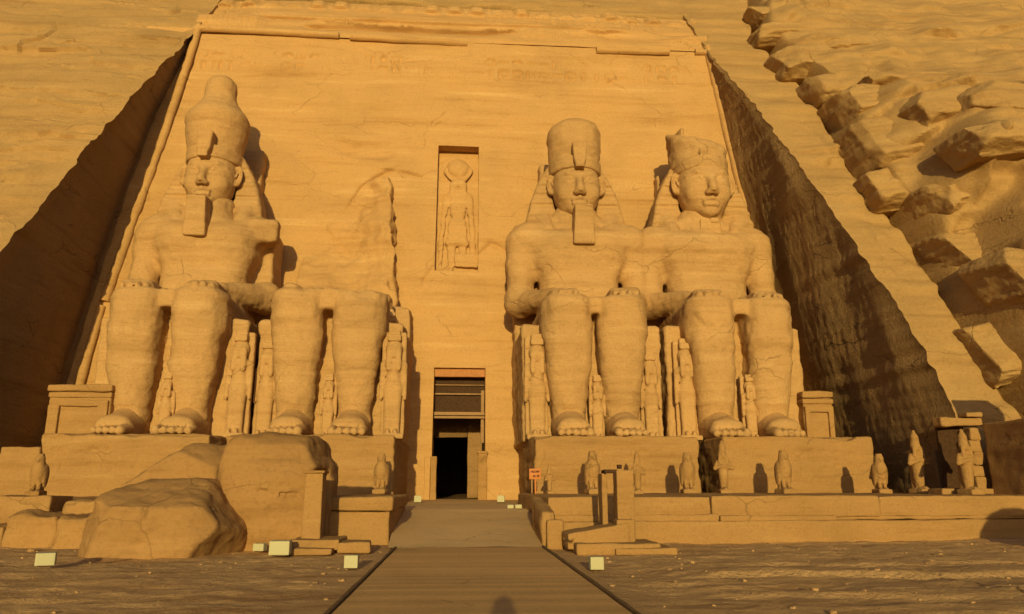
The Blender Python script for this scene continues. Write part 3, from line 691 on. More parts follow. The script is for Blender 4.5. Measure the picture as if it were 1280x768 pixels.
    V, Q = g.get(); mesh_np('frieze', V - np.array(FA), Q, M['facade'], t)
build_facade()
# ------------------------------------------------------------------ colossi
BY = 35.2
def put(sd, name, parent, off, loc, mat, seed, wk=None, it=1, grow=None):
    """mesh an SDF given in statue coordinates; off = statue origin in the world, loc = parent's origin"""
    V, Q = sd.mesh(); V = relax(V, Q, it, .5)
    if grow: V = np.asarray(grow[1]) + (V - np.asarray(grow[1])) * grow[0]
    if wk: V = weather(V, Q, off, seed, **wk)
    return mesh_np(name, V + np.asarray(off) - np.asarray(loc), Q, M[mat], parent)
def body_sdf(st):
    f = SDF((-4.7, -.4, -.15), (4.7, 11.2, 13.9), .11); sp = st.get('sp', 1.33)
    for s in (-1, 1):
        x = s * sp * .97
        f.box((x, 2.9, .5), (.72, .9, .6), .4, .4)
        def leg(G, s=s, x=x):
            z = G[..., 2]; w = np.interp(z, [.6, 1.3, 2.2, 3.4, 4.6, 6.0, 7.2], [.86, .84, .96, 1.10, 1.18, 1.18, 1.16]); dp = np.interp(z, [.6, 1.3, 2.4, 4, 6, 7.2], [.95, .90, 1.0, 1.15, 1.2, 1.15]); xc = np.interp(z, [0, 1.2, 4], [x, x, s * sp]); yc = np.interp(z, [.6, 1.5, 4, 7], [2.7, 2.62, 2.55, 2.4])
            q = np.stack([np.abs(G[..., 0] - xc) - w, np.abs(G[..., 1] - yc) - dp], -1) + .72; d2 = _len(np.maximum(q, 0)) + np.minimum(q.max(-1), 0) - .72
            e = np.stack([d2, np.abs(z - 3.9) - 3.28], -1) + .32; return (_len(np.maximum(e, 0)) + np.minimum(e.max(-1), 0) - .32) * .95
        f.op(leg, (x - 1.5, .8, .4), (x + 1.5, 4.2, 7.4), .2); f.cap((s * sp, 1.50, 5.6), (x, 1.86, 1.8), .22, .16, .5); f.ell((s * sp, 1.45, 6.2), (.75, .25, .55), .4)
        # thigh
        f.box((s * (sp + .12), 4.8, 6.0), (1.22, 3.0, 1.12), .45, .3)
    f.box((0, 3.8, 6.68), (1.7, 2.2, .44), .08, .08); f.box((0, 4.9, 5.6), (1.2, 1.9, 1.2), .15, .1)
    if st.get('torso', True):
        f.box((0, 7.35, 9.2), (2.28, 1.55, 2.9), 1.0, .4); f.box((0, 7.3, 11.0), (2.75, 1.5, 1.3), 1.0, .7)
        f.ell((-1.15, 6.2, 11.1), (1.15, .75, .8), .5); f.ell((1.15, 6.2, 11.1), (1.15, .75, .8), .5)
        f.ell((0, 6.3, 8.3), (1.9, .9, 1.0), .6); f.cap((0, 7.4, 11.6), (0, 7.45, 13.8), 1.3, 1.1, .5)
        f.box((0, 5.75, 7.25), (2.2, 1.2, .35), .2, .3); f.box((0, 9.3, 8.6), (3.35, 1.3, 3.9), .2, .3)
        for s in (-1, 1):
            broken = st.get('arm') == s
            if not broken:
                f.ell((s * 2.95, 7.35, 11.75), (1.15, 1.25, 1.0), .9); f.cap((s * 3.3, 7.3, 11.3), (s * 3.38, 6.95, 8.4), .90, .76, .5); f.cap((s * 1.0, 7.5, 12.9), (s * 2.8, 7.4, 11.9), .6, .8, .7)
            else:
                f.ell((s * 2.45, 7.4, 12.0), (1.1, 1.2, .9), .5); f.box((s * 3.0, 7.3, 12.0), (.75, 1.0, .68), .2, .2, rx=.2, rz=.2)
                f.cut_local = None
            f.cap((s * 3.35, 6.9, 7.9), (s * 1.9, 3.6, 7.55), .78, .48, .3); f.ell((s * 3.4, 7.0, 8.05), (.80, .9, .8), .4)
    for s in (-1, 1):
        if not st.get('torso', True): continue
        f.box((s * 1.55, 2.9, 7.42), (.78, 1.1, .24), .2, .15)
        for k in range(4):
            xx = s * (1.0 + .37 * k); f.cap((xx, 2.7, 7.48), (xx, 1.42 + .14 * abs(k - 1.4), 7.30), .19, .155, .02)
        f.cap((s * .62, 3.4, 7.36), (s * .5, 2.5, 7.25), .2, .16, .05)
    if not st.get('torso', True):
        # broken off above the lap: rough stump sloping up to the back
        f.box((.1, 7.9, 6.9), (2.6, 2.2, .75), .3, .6, rx=-.28); f.box((-.2, 9.3, 7.6), (2.7, 1.0, 1.3), .3, .8, rx=-.35)
        f.ell((-1.6, 5.8, 7.2), (1.0, 1.2, .5), .3); f.ell((1.5, 4.6, 7.15), (1.0, 1.0, .45), .3); f.box((2.6, 6.4, 7.0), (.5, 1.0, .45), .2, .3)
        for x, y, z, r in ((-.6, 2.6, 7.25, .22), (.55, 2.9, 7.22, .18), (1.7, 2.4, 7.25, .2), (-1.9, 2.5, 7.3, .24), (2.4, 3.2, 7.2, .2)): f.box((x, y, z), (r, r, r), .05, .03, rz=x)
        kz = int((6.75 + .15) / .11); top_ = f.F[:, :, kz:]; ii = np.argwhere(np.abs(top_) < .6); P_ = f.lo + (ii + np.array([0, 0, kz])) * f.h
        top_[tuple(ii.T)] += (.26 * fbm(P_ * np.array([.7, .7, 1.1]), 4, 335)).astype(np.float32)
    return f
def foot_sdf(x, s):
    f = SDF((x - 1.2, -.3, -.12), (x + 1.2, 3.6, 1.9), .065)
    f.box((x, 1.9, .38), (.80, 1.35, .48), .36, .2); f.cap((x, 2.6, .95), (x + s * .03, .95, .45), .80, .42, .4)
    for k in range(5):
        xx = x + s * (-.62 + k * .325); L = (.0, .02, .10, .2, .32)[k]; r = (.23, .18, .175, .165, .16)[k]
        f.cap((xx, 1.0, .36), (xx, .12 + L, .2), r + .03, r, .035)
        f.box((xx, .06 + L, .28), (r * .6, .06, r * .5), .03, .03)
        if k: f.cap((xx - s * .165, -.2, .26), (xx - s * .165, .75, .46), .06, .04, .03, '-')
    return f
def throne_sdf(st):
    f = SDF((-4.1, 2.4, -.15), (4.1, 11, 8.4), .12)
    f.box((0, 6.6, 2.9), (3.62, 3.5, 3.05), .12, .02); f.box((0, 3.35, 2.9), (1.0, .5, 3.0), .1, .05)
    f.box((0, 9.4, 4.5), (3.62, 1.4, 3.4), .15, .15)
    f.op(lambda G: np.where(glyphs((G[..., 0] + 20.3) / .85, (G[..., 2] + .1) / .85, st['seed']) > .5, np.abs(G[..., 1] - 2.85) - .08, .3), (-.85, 2.6, 3.2), (.85, 3.1, 6.0), .03, '-')
    return f
def backpillar_sdf(st):
    f = SDF((-3.6, 7.6, 6.0), (3.6, 13.2, 20.5), .13); top = st.get('pillar', 18.6)
    def slab(hw, hd, z0, z1, x0=0., off=0.):
        def fn(G):
            yc = 9.1 + off + .18 * G[..., 2]; q = np.stack([np.abs(G[..., 0] - x0) - hw, np.abs(G[..., 1] - yc) - hd, np.abs(G[..., 2] - (z0 + z1) / 2) - (z1 - z0) / 2], -1) + .1
            return _len(np.maximum(q, 0)) + np.minimum(q.max(-1), 0) - .1
        return fn
    f.op(slab(1.75, 1.25, 6, top, st.get('hx', 0)), (-3.4, 7.5, 6), (3.4, 13.2, 20.5), .05)
    f.op(slab(3.0, 1.0, 6, 12.2, 0), (-3.4, 7.5, 6), (3.4, 13.2, 13), .3)
    return f
def stump_back_sdf(st):
    """what is left of the broken colossus on the front behind it"""
    f = SDF((-4.2, 7.2, 6.2), (4.2, 13.2, 18.3), .12)
    def fn(G):
        x, y, z = G[..., 0], G[..., 1], G[..., 2]; xr_ = 2.75 - .105 * (z - 8); th = 2.0 - .145 * (z - 7) + .42 * fbm(G * np.array([.45, 0, .45]), 4, 8) - .40 * np.maximum(xr_ - x - .7, 0) * sstep(7.5, 13, z)
        yf = 8.72 + .18 * z - th; topcurve = 17.3 - .35 * np.maximum(.9 - x, 0) ** 1.4 
        rag = .24 * fbm(G * np.array([0, 1.3, 1.1]), 4, 17)
        return np.maximum.reduce([yf - y, x - xr_ - rag, -3.3 - x, (z - topcurve) * .6, y - 12.9]) 
    f.op(fn, (-4.2, 7.2, 6.2), (4.2, 13.2, 18.3), .01)
    # flakes off the right edge
    f.box((2.75, 8.3, 10.6), (.35, .7, 1.6), .1, .15, '-', rz=.4); f.box((2.2, 8.9, 13.6), (.3, .8, 1.0), .1, .1, '-', rz=.5)
    return f
def head_sdf(st):
    hy = 7.4; x0 = st.get('hx', 0.); f = SDF((x0 - 2.3, hy - 2.5, 11.6), (x0 + 2.3, hy + 2.0, 17.4), .055)
    def c(x, y, z): return (x0 + x, hy + y, z)
    f.ell(c(0, .1, 15.5), (1.42, 1.6, 1.75), .1); f.ell(c(0, -.3, 14.45), (1.22, 1.2, 1.3), .5); f.ell(c(0, -.55, 15.0), (1.28, 1.05, 1.5), .4)
    f.ell(c(0, -1.12, 13.5), (.52, .42, .38), .35)
    f.cap(c(0, .1, 13.6), c(0, .1, 11.7), .98, 1.2, .25)
    for s in (-1, 1):
        f.ell(c(s * .72, -1.08, 14.5), (.45, .36, .45), .3)
        f.ell(c(s * .6, -1.66, 15.08), (.40, .26, .20), .16, '-'); f.ell(c(s * .6, -1.34, 15.06), (.34, .20, .145), .03)
        for a, b in ((( .27, -1.52, 15.03), (.58, -1.53, 15.25)), ((.58, -1.53, 15.25), (.98, -1.26, 15.06)), ((.27, -1.5, 15.02), (.6, -1.5, 14.92)), ((.6, -1.5, 14.92), (.96, -1.26, 15.04))):
            f.cap(c(s * a[0], a[1], a[2]), c(s * b[0], b[1], b[2]), .05, .045, .05)
        f.cap(c(s * .22, -1.56, 15.5), c(s * .7, -1.46, 15.58), .085, .085, .12); f.cap(c(s * .7, -1.46, 15.58), c(s * 1.15, -1.05, 15.42), .085, .06, .12)
        f.ell(c(s * .2, -1.72, 14.32), (.18, .22, .15), .1)
        # ear standing out
        f.ell(c(s * 1.5, -.25, 15.32), (.34, .20, .66), .08, rz=-s * .55); f.ell(c(s * 1.56, -.42, 15.38), (.2, .14, .44), .06, '-', rz=-s * .55)
        f.cap(c(s * 1.44, -.42, 15.2), c(s * 1.52, -.40, 15.5), .06, .06, .05); f.ell(c(s * 1.42, -.36, 14.82), (.16, .14, .18), .06)
    f.cap(c(0, -1.48, 15.45), c(0, -1.92, 14.48), .17, .24, .16); f.ell(c(0, -1.86, 14.42), (.22, .22, .17), .1)
    f.cap(c(-.09, -1.98, 14.24), c(.09, -1.98, 14.24), .06, .06, .05, '-')
    f.cap(c(-.38, -1.5, 13.93), c(0, -1.70, 13.99), .10, .13, .08); f.cap(c(.38, -1.5, 13.93), c(0, -1.70, 13.99), .10, .13, .08)
    f.cap(c(-.3, -1.5, 13.72), c(.3, -1.5, 13.72), .13, .13, .1); f.ell(c(0, -1.58, 13.71), (.3, .14, .13), .06)
    f.cap(c(-.52, -1.5, 13.86), c(0, -1.80, 13.85), .035, .04, .05, '-'); f.cap(c(.52, -1.5, 13.86), c(0, -1.80, 13.85), .035, .04, .05, '-')
    f.cap(c(-.07, -1.82, 14.16), c(.07, -1.82, 14.16), .04, .04, .04, '-')
    return f
def cloth_sdf(st):
    hy = 7.4; x0 = st.get('hx', 0.); f = SDF((x0 - 3.6, hy - 2.2, 9.4), (x0 + 3.6, hy + 3.2, 17.3), .08)
    def wing(G):
        x = G[..., 0] - x0; y = G[..., 1] - hy; z = G[..., 2]; hw = np.interp(z, [12.4, 13.2, 14.6, 15.6, 16.3, 16.9], [3.05, 2.98, 2.62, 2.22, 1.86, 1.5])
        yc = .55 + .06 * np.abs(x) * (15 - z) * .15 + .10 * (16 - z) * 0; q = np.stack([np.abs(x) - hw, np.abs(y - .72) - .62 - .15 * sstep(16, 13, z) - .05 * np.sign(np.sin(z * 11.0)), np.abs(z - 14.6) - 2.2], -1) + .22
        return (_len(np.maximum(q, 0)) + np.minimum(q.max(-1), 0) - .22) * .85
    f.op(wing, (x0 - 3.3, hy - .4, 12.2), (x0 + 3.3, hy + 1.8, 17), .1)
    f.lathe((x0, hy + .1, 0), [(15.95, 1.50), (16.0, 1.56), (16.7, 1.56)], .05, 1.12)
    f.ell((x0, hy - .2, 14.6), (1.36, 1.75, 1.9), .12, '-')
    for s in (-1, 1):
        f.cap((x0 + s * 2.0, hy + .2, 13.2), (s * 1.75, 6.75, 12.2), .55, .5, .4)
    return f
CROWN = {'double': [(16.3, 1.46), (17.0, 1.56), (18.5, 1.78), (18.95, 1.82), (19.25, 1.72), (19.65, 1.36), (20.1, 1.06), (20.55, .93), (21.1, .90), (21.5, .80), (21.8, .55), (21.95, .1)],
         'drum': [(16.3, 1.48), (17.0, 1.54), (18.4, 1.68), (18.9, 1.66), (19.2, 1.45), (19.5, 1.0), (19.68, .3)],
         'broken': [(16.3, 1.52), (17.0, 1.58), (18.4, 1.72), (19.4, 1.76), (19.9, 1.7)]}
def crown_sdf(st):
    x0 = st.get('hx', 0.); f = SDF((x0 - 2.4, 4.9, 16.0), (x0 + 2.4, 10.4, 22.6), .08)
    f.lathe((x0 + st.get('cx', 0.), 7.65, 0), CROWN[st['crown']], .05)
    if st['crown'] == 'broken':
        f.cut((x0 + .1, 7.2, 18.0), (.22, -.45, 1), .3); f.cut((x0 + 1.1, 7.6, 17.6), (.9, .25, .9), .4)
        f.cap((x0 - 1.05, 8.0, 17.2), (x0 - .95, 8.2, 18.1), .55, .3, .2); f.box((x0 - .80, 8.3, 18.45), (.13, .34, .60), .04, .06, rz=.3, taper=-.45)
        f.noise(.10, (.9, .9, 1.2), 7, 3)
    if st['crown'] == 'drum': f.noise(.05, (.9, .9, 1.2), 8, 3)
    return f
def small(name, parts, parent, off, loc, seed, h=.06, mat='statue', wk=dict(grain=.015, strata=.012, lump=.02)):
    """parts: list of (method, args) ; bounds found from a probe"""
    lo, hi, ops = parts; f = SDF(lo, hi, h)
    for m, a, k in ops: getattr(f, m)(*a, **k)
    return put(f, name, parent, off, loc, mat, seed, wk)
def colossus(cx, label, st):
    off = np.array([cx, BY, PZ]); loc = (cx, BY + 5, PZ); seed = st['seed']
    t = thing('seated_colossus', loc, label, 'statue', 'colossi seated along the temple front')
    W = dict(grain=.032, strata=.042, lump=.065)
    put(body_sdf(st), 'body', t, off, loc, 'statue', seed, W, 1)
    for s in (-1, 1): put(foot_sdf(s * st.get('sp', 1.33) * .97, s), 'foot', t, off, loc, 'statue', seed + 11, dict(grain=.012, strata=.015, lump=.03), 0)
    put(throne_sdf(st), 'throne', t, off, loc, 'statue', seed + 1, W, 0)
    if not st.get('torso', True):
        put(stump_back_sdf(st), 'broken_back', t, off, loc, 'facade', seed + 2, dict(grain=.03, strata=.04, lump=.08), 0); return t
    put(backpillar_sdf(st), 'back_pillar', t, off, loc, 'statue', seed + 2, W, 0)
    x0 = st.get('hx', 0.); G_ = (st.get('hs', 1.0), (x0, 7.6, 12.9)); put(head_sdf(st), 'head', t, off, loc, 'statue', seed + 3, dict(grain=.010, strata=.014, lump=.015), 1, G_)
    put(cloth_sdf(st), 'headcloth', t, off, loc, 'statue', seed + 4, dict(grain=.018, strata=.03, lump=.03), 1, (1 + (G_[0] - 1) * .6, G_[1]))
    put(crown_sdf(st), 'crown', t, off, loc, 'statue', seed + 5, dict(grain=.02, strata=.03, lump=.04), 1, G_)
    x0 = st.get('hx', 0.)
    if st.get('uraeus', 1) == 1:
        small('uraeus', ((x0 - .8, 4.9, 15.5), (x0 + .8, 6.6, 17.8), [('box', ((x0, 5.72, 16.75), (.40, .36, .62)), dict(r=.08, k=.02, taper=.14)), ('box', ((x0, 5.6, 16.05), (.28, .30, .28)), dict(r=.06, k=.1))]), t, off, loc, seed + 6)
    else:
        small('uraeus', ((x0 - .9, 4.9, 16.0), (x0 + .6, 6.6, 18.0), [('cap', ((x0 - .32, 5.95, 16.5), (x0 - .38, 6.0, 17.3), .16, .10), {}), ('ell', ((x0 - .35, 5.95, 17.2), (.16, .2, .26)), {})]), t, off, loc, seed + 6)
    if st.get('beard', True):
        small('beard', ((x0 - 1.1, 4.6, 10.7), (x0 + 1.1, 7.0, 13.7), [('box', ((x0 + st.get('bx', 0), 5.60, 12.25), (.56, .50, 1.15)), dict(r=.06, k=.02, rx=.08, taper=-.08)), ('box', ((x0 + st.get('bx', 0), 5.95, 13.2), (.48, .35, .3)), dict(r=.1, k=.1))]), t, off, loc, seed + 7)
    else:
        small('beard_stump', ((x0 - 1.0, 5.0, 11.4), (x0 + 1.0, 7.2, 13.4), [('box', ((x0, 6.35, 12.3), (.62, .25, .75)), dict(r=.08, k=.02)), ('box', ((x0 + .25, 6.2, 12.95), (.25, .2, .15)), dict(r=.04, k=.05))]), t, off, loc, seed + 7)
    return t
colossus(-14.3, 'leftmost colossus, tall double crown and beard, far arm broken off at the shoulder', dict(seed=300, sp=1.45, crown='double', hs=1.0, hx=-.30, cx=-.08, arm=1, pillar=18.9))
colossus(-6.55, 'headless broken colossus, only legs and lap left on its throne', dict(seed=330, sp=1.45, torso=False))
colossus(6.75, 'bearded colossus with broken rounded crown, just right of the doorway', dict(seed=360, sp=1.36, crown='drum', hs=1.0, hx=.0, bx=.12, pillar=18.4))
colossus(14.25, 'rightmost colossus, beardless, with jagged broken crown beside the cliff cut', dict(seed=390, sp=1.45, crown='broken', hx=.25, hs=1.10, beard=False, uraeus=0, pillar=17.9))

# ------------------------------------------------------------------ statue bases
def carved(seed, cell, y, zr, xr_, dp=.085):
    def fn(V, n):
        m = (n[:, 1] < -.9) & (V[:, 2] > zr[0]) & (V[:, 2] < zr[1]) & (V[:, 0] > xr_[0]) & (V[:, 0] < xr_[1])
        V = V.copy(); V[m, 1] += dp * glyphs((V[m, 0] + 50) / cell, (V[m, 2] + 9) / cell, seed) * (.4 + .6 * sstep(-.2, .3, vnoise(V[m] * .8, seed))); return V
    return fn
def base(x0, x1, label, seed, y0=34.4, y1=45, z0=1.0, z1=PZ, extra=()):
    loc = ((x0 + x1) / 2, y0 + 3, z0); t = thing('statue_base', loc, label, 'pedestal', 'stone bases under the colossi'); h = ((x1 - x0) / 2, (y1 - y0) / 2, (z1 - z0) / 2)
    def fn(V, n):
        V = carved(seed, .62, 0, (-.9, .95), (-h[0] + .5, h[0] - .5))(V, n)
        # broken upper rim
        e = sstep(h[2] - .5, h[2], V[:, 2]) * (np.abs(V[:, 1] + h[1]) < .5); V[:, 2] -= e * .16 * np.maximum(0, fbm(p3(V[:, 0] * .9, seed, 0 * V[:, 0]), 3, seed)); V[:, 1] += e * .12 * np.maximum(0, fbm(p3(V[:, 0] * .7, seed + 3, 0 * V[:, 0]), 3, seed + 1)); return V
    V, Q = rbox(loc[:2] + ((z0 + z1) / 2,), h, .12, .09, .05, seed, 1.1, strata=.05, fn=fn); V[:, 1] += (y0 + y1) / 2 - loc[1]
    mesh_np('block', *local((V, Q), loc), M['block'], t); 
    for k, (a, b, c, d, yy, dd) in enumerate(extra):
        V, Q = rbox(((a + b) / 2, yy + dd / 2, (c + d) / 2), ((b - a) / 2, dd / 2, (d - c) / 2), .09, .1, .04, seed + 7 + k, strata=.03); mesh_np('lower_block', *local((V, Q), loc), M['block'], t)
    return t
base(-17.9, -10.85, 'base of the leftmost colossus, partly hidden by the fallen blocks', 401, extra=[(-19.5, -17.86, 1.0, 3.3, 34.3, 8)])
base(-10.15, -2.85, 'base of the headless colossus, behind the big fallen torso', 411)
base(3.38, 10.9, 'base right of the doorway with faint carved signs on its front', 421)
base(12.0, 19.15, 'rightmost base with a dark hollow at its left end', 431)
# ------------------------------------------------------------------ doorway and what is seen through it
def bx(c, h, seed=1, r=.03, res=.2, noise=.008, **k): return rbox(c, h, r, res, noise, seed, 2.0, **k)
def part(name, mat, parent, *boxes, smooth=True):
    g = Geo()
    for b in boxes: g.add(*b)
    V, Q = g.get(); return mesh_np(name, V - np.array(parent.location), Q, M[mat] if isinstance(mat, str) else mat, parent, smooth)
def zof(py, Y): return at(575, py, Y)[2]
def build_door():
    Yd = 45.0; L = (0, Yd, .9); t = thing('doorway_fitting', L, 'timber beams and dark boards closing the upper half of the temple doorway', 'door frame')
    part('lintel_beam', 'timber', t, bx((-.02, Yd + .15, (zof(461, Yd) + zof(471, Yd)) / 2), (1.5, .22, .26), 3))
    part('board_panel', 'wood_and_shade', t, bx((0, Yd + .78, (zof(470, Yd) + zof(524, Yd)) / 2), (1.5, .03, (zof(470, Yd) - zof(524, Yd)) / 2), 5, noise=.01))
    part('crossbar', 'beam', t, bx((-.02, Yd + .2, zof(517, Yd)), (1.5, .08, .10), 30), bx((-.02, Yd + .2, zof(521.5, Yd)), (1.5, .06, .07), 31))
    part('rail', 'beam', t, bx((-.02, Yd + .55, zof(491.5, Yd)), (1.48, .04, .045), 32))
    part('rail', 'beam', t, bx((-.02, Yd + .60, zof(480, Yd)), (1.48, .03, .03), 34))
    part('side_post', 'beam', t, bx((1.36, Yd + .5, zof(520, Yd)), (.10, .12, 1.55), 33))
    L = (0, 44, .9); t = thing('door_jamb', (-1.42, 43.9, .9), 'low pale stone slab standing at the left side of the dark doorway', 'door jamb', 'low slabs beside the doorway')
    part('slab', 'block', t, bx((-1.40, 43.75, 2.05), (.17, .35, 1.22), 41, .04, .1, .02)); part('side_slab', 'facade', t, bx((-1.74, 43.55, 2.0), (.16, .22, 1.2), 42, .04, .1, .02))
    t = thing('door_jamb', (1.35, 43.9, .9), 'low pale carved slab standing at the right side of the dark doorway', 'door jamb', 'low slabs beside the doorway')
    part('slab', 'block', t, bx((1.33, 43.75, 2.15), (.25, .38, 1.34), 43, .04, .1, .02), bx((1.33, 43.72, 3.5), (.30, .42, .07), 44))
    # hall behind
    L = (0, 50, .9); t = thing('inner_hall', L, 'dark rock hall with a narrow black inner opening seen through the doorway', 'hall')
    def wall(c, h, seed, mat='dark'): return rbox(c, h, .03, .35, .04, seed, 1.1)
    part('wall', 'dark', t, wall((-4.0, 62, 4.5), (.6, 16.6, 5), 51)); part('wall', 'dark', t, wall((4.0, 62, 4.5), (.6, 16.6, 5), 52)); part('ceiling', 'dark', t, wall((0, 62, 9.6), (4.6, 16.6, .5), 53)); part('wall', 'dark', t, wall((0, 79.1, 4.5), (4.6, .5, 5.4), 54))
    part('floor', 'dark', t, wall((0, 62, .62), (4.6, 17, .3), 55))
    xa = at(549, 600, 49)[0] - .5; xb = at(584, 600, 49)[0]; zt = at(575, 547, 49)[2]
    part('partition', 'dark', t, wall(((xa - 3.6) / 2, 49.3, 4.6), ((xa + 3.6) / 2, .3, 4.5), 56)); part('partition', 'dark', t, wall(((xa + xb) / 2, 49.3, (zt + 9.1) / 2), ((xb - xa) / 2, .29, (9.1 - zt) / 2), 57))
    def rl(V, n):
        m = n[:, 1] < -.9; V = V.copy(); V[m, 1] += .07 * glyphs(V[m, 0] / .5 + 9, V[m, 2] / .5 + 9, 5); return V
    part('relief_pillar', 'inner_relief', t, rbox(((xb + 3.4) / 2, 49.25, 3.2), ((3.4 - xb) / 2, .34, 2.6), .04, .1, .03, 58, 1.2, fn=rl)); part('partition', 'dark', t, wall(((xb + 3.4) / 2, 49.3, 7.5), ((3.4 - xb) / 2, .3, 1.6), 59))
build_door()

# ------------------------------------------------------------------ figures
NO = np.array([0., 0., 0.])
def fig(name, f, mat, seed, loc=(0, 0, 0), parent=None, wk=dict(grain=.012, strata=.012, lump=.015), it=1):
    V, Q = f.mesh(); V = relax(V, Q, it); V = weather(V, Q, np.asarray(loc) + seed, seed, **wk); return mesh_np(name, V, Q, M[mat], parent)
def queen_sdf():
    """tall slim standing figure with a heavy wig and a flat crown, on a back slab"""
    f = SDF((-1.0, -.75, -.05), (1.0, .8, 5.35), .055)
    f.box((0, .52, 2.6), (.62, .22, 2.6), .06, .05); f.box((0, -.05, .12), (.62, .62, .13), .04, .05)
    for s in (-1, 1):
        f.cap((s * .19, -.05, .3), (s * .22, .05, 2.3), .17, .27, .12); f.cap((s * .19, -.5, .33), (s * .19, .0, .36), .12, .14, .08)
        f.cap((s * .56, .1, 3.55), (s * .60, .12, 2.2), .15, .12, .08); f.ell((s * .61, .08, 2.02), (.11, .13, .2), .05)
        f.cap((s * .24, -.18, 4.25), (s * .26, -.26, 3.35), .15, .13, .08)
    f.box((0, .02, 1.3), (.36, .22, 1.1), .15, .15, taper=-.12); f.ell((0, .05, 2.45), (.44, .3, .5), .2); f.cap((0, .06, 2.7), (0, .05, 3.5), .30, .40, .2, sq=(1, 1.3, 1)); f.ell((0, .08, 3.6), (.58, .28, .26), .15)
    f.cap((0, .05, 3.7), (0, .02, 4.0), .18, .17, .1); f.ell((0, -.02, 4.2), (.27, .29, .36), .05); f.ell((0, .12, 4.32), (.43, .36, .48), .08); f.ell((0, -.25, 4.15), (.22, .13, .28), .05)
    f.cap((0, -.32, 4.25), (0, -.38, 4.12), .03, .05, .03); f.box((0, .05, 4.86), (.34, .32, .16), .04, .05); f.box((0, .15, 5.1), (.30, .2, .2), .06, .05)
    return f
def falcon_sdf():
    f = SDF((-.5, -.5, -.02), (.5, .55, 1.6), .03)
    f.box((0, 0, .07), (.30, .42, .08), .02, .02); f.box((0, .22, .45), (.16, .14, .38), .05, .08)
    f.ell((0, .05, .85), (.32, .30, .46), .1, rx=-.15); f.ell((0, -.08, .95), (.26, .22, .34), .1); f.ell((0, .18, .45), (.22, .2, .36), .12)
    for s in (-1, 1): f.cap((s * .12, -.06, .5), (s * .12, -.12, .16), .10, .06, .05); f.ell((s * .13, -.2, .16), (.07, .14, .05), .03); f.ell((s * .27, .12, .72), (.09, .22, .42), .06)
    f.ell((0, -.02, 1.34), (.20, .21, .19), .08); f.cap((0, -.2, 1.33), (0, -.27, 1.24), .07, .03, .04); f.box((0, .0, 1.5), (.13, .13, .05), .03, .05)
    return f
def osiride_sdf():
    f = SDF((-.6, -.5, -.02), (.6, .55, 2.65), .035)
    f.box((0, 0, .09), (.28, .42, .1), .02, .02); f.cap((0, .05, .25), (0, .05, 1.25), .16, .25, .1); f.ell((0, .04, 1.4), (.32, .23, .3), .12)
    for s in (-1, 1): f.cap((s * .26, .05, 1.55), (s * .42, -.05, 1.22), .10, .09, .06); f.cap((s * .42, -.05, 1.22), (s * .08, -.2, 1.36), .085, .07, .05); f.cap((s * .13, -.05, 1.85), (s * .2, -.1, 1.55), .09, .08, .05)
    f.cap((0, -.12, .2), (0, -.3, .2), .12, .10, .05); f.ell((0, 0, 1.85), (.16, .17, .19), .05); f.ell((0, .05, 1.9), (.20, .18, .2), .05); f.cap((0, .05, 2.0), (0, .06, 2.3), .17, .16, .05); f.cap((0, .06, 2.3), (0, .07, 2.55), .13, .06, .06)
    f.box((0, .28, .9), (.15, .1, .9), .03, .05)
    return f
def plinth(parent, w, d, h, seed): return part_local('plinth', 'block', parent, bx((0, 0, -h / 2 + .01), (w, d, h / 2), seed, .02, .12, .012))
def part_local(name, mat, parent, *boxes):
    g = Geo()
    for b in boxes: g.add(*b)
    V, Q = g.get(); return mesh_np(name, V, Q, M[mat], parent)
def dup(root, loc, label, rz=0., sc=1.0):
    r = root.copy(); COL.objects.link(r); r.location = loc; r.rotation_euler = (0, 0, rz); r.scale = (sc,) * 3 if np.isscalar(sc) else sc; r['label'] = label
    for c in list(root.children): q = c.copy(); COL.objects.link(q); q.parent = r
    return r
def series(name, f, mat, seed, cat, group, items, base=None, wk=None):
    root = None
    for loc, label, rz, sc in items:
        if root is None:
            root = thing(name, loc, label, cat, group); root.rotation_euler = (0, 0, rz); root.scale = (sc,) * 3 if np.isscalar(sc) else sc
            fig('figure', f, mat, seed, NO, root, **({'wk': wk} if wk else {}))
            if base: plinth(root, *base, seed + 1)
        else: dup(root, loc, label, rz, sc)
    return root
def sp(px, Y, z): P = at(px, 545, Y); return (P[0], Y, z)
Q_ = [(672, 37.35, 1.0, 'tall standing royal woman at the left shin of the bearded colossus by the door'), (862, 37.5, .98, 'tall standing royal woman between the two right colossi, nearer the beardless one'),
      (816, 37.7, .86, 'pale broken standing woman close against the right shin of the colossus by the door'), (292, 37.3, 1.0, 'tall standing royal woman right of the legs of the leftmost colossus'),
      (489, 37.25, 1.02, 'tall standing royal woman right of the legs of the headless colossus'), (328, 38.0, .95, 'standing woman in flat relief left of the legs of the headless colossus')]
series('standing_statue', queen_sdf(), 'statue', 501, 'statue', 'royal women standing beside the colossal legs', [(sp(px, Y + .2, PZ - .02), lb, 0.04 * (-1) ** k, (s * .92, s * .75, s)) for k, (px, Y, s, lb) in enumerate(Q_)])
Q2 = [(748, 37.2, .60, 'small standing figure between the shins of the bearded colossus right of the door'), (941, 37.25, .62, 'small standing figure between the shins of the beardless rightmost colossus'),
      (203, 36.9, .58, 'small standing figure between the shins of the leftmost colossus'), (408, 37.0, .58, 'small standing figure between the shins of the headless colossus')]
series('standing_statuette', queen_sdf(), 'statue', 511, 'statue', 'small figures between the colossal legs', [(sp(px, Y, PZ - .02), lb, 0, s) for px, Y, s, lb in Q2])
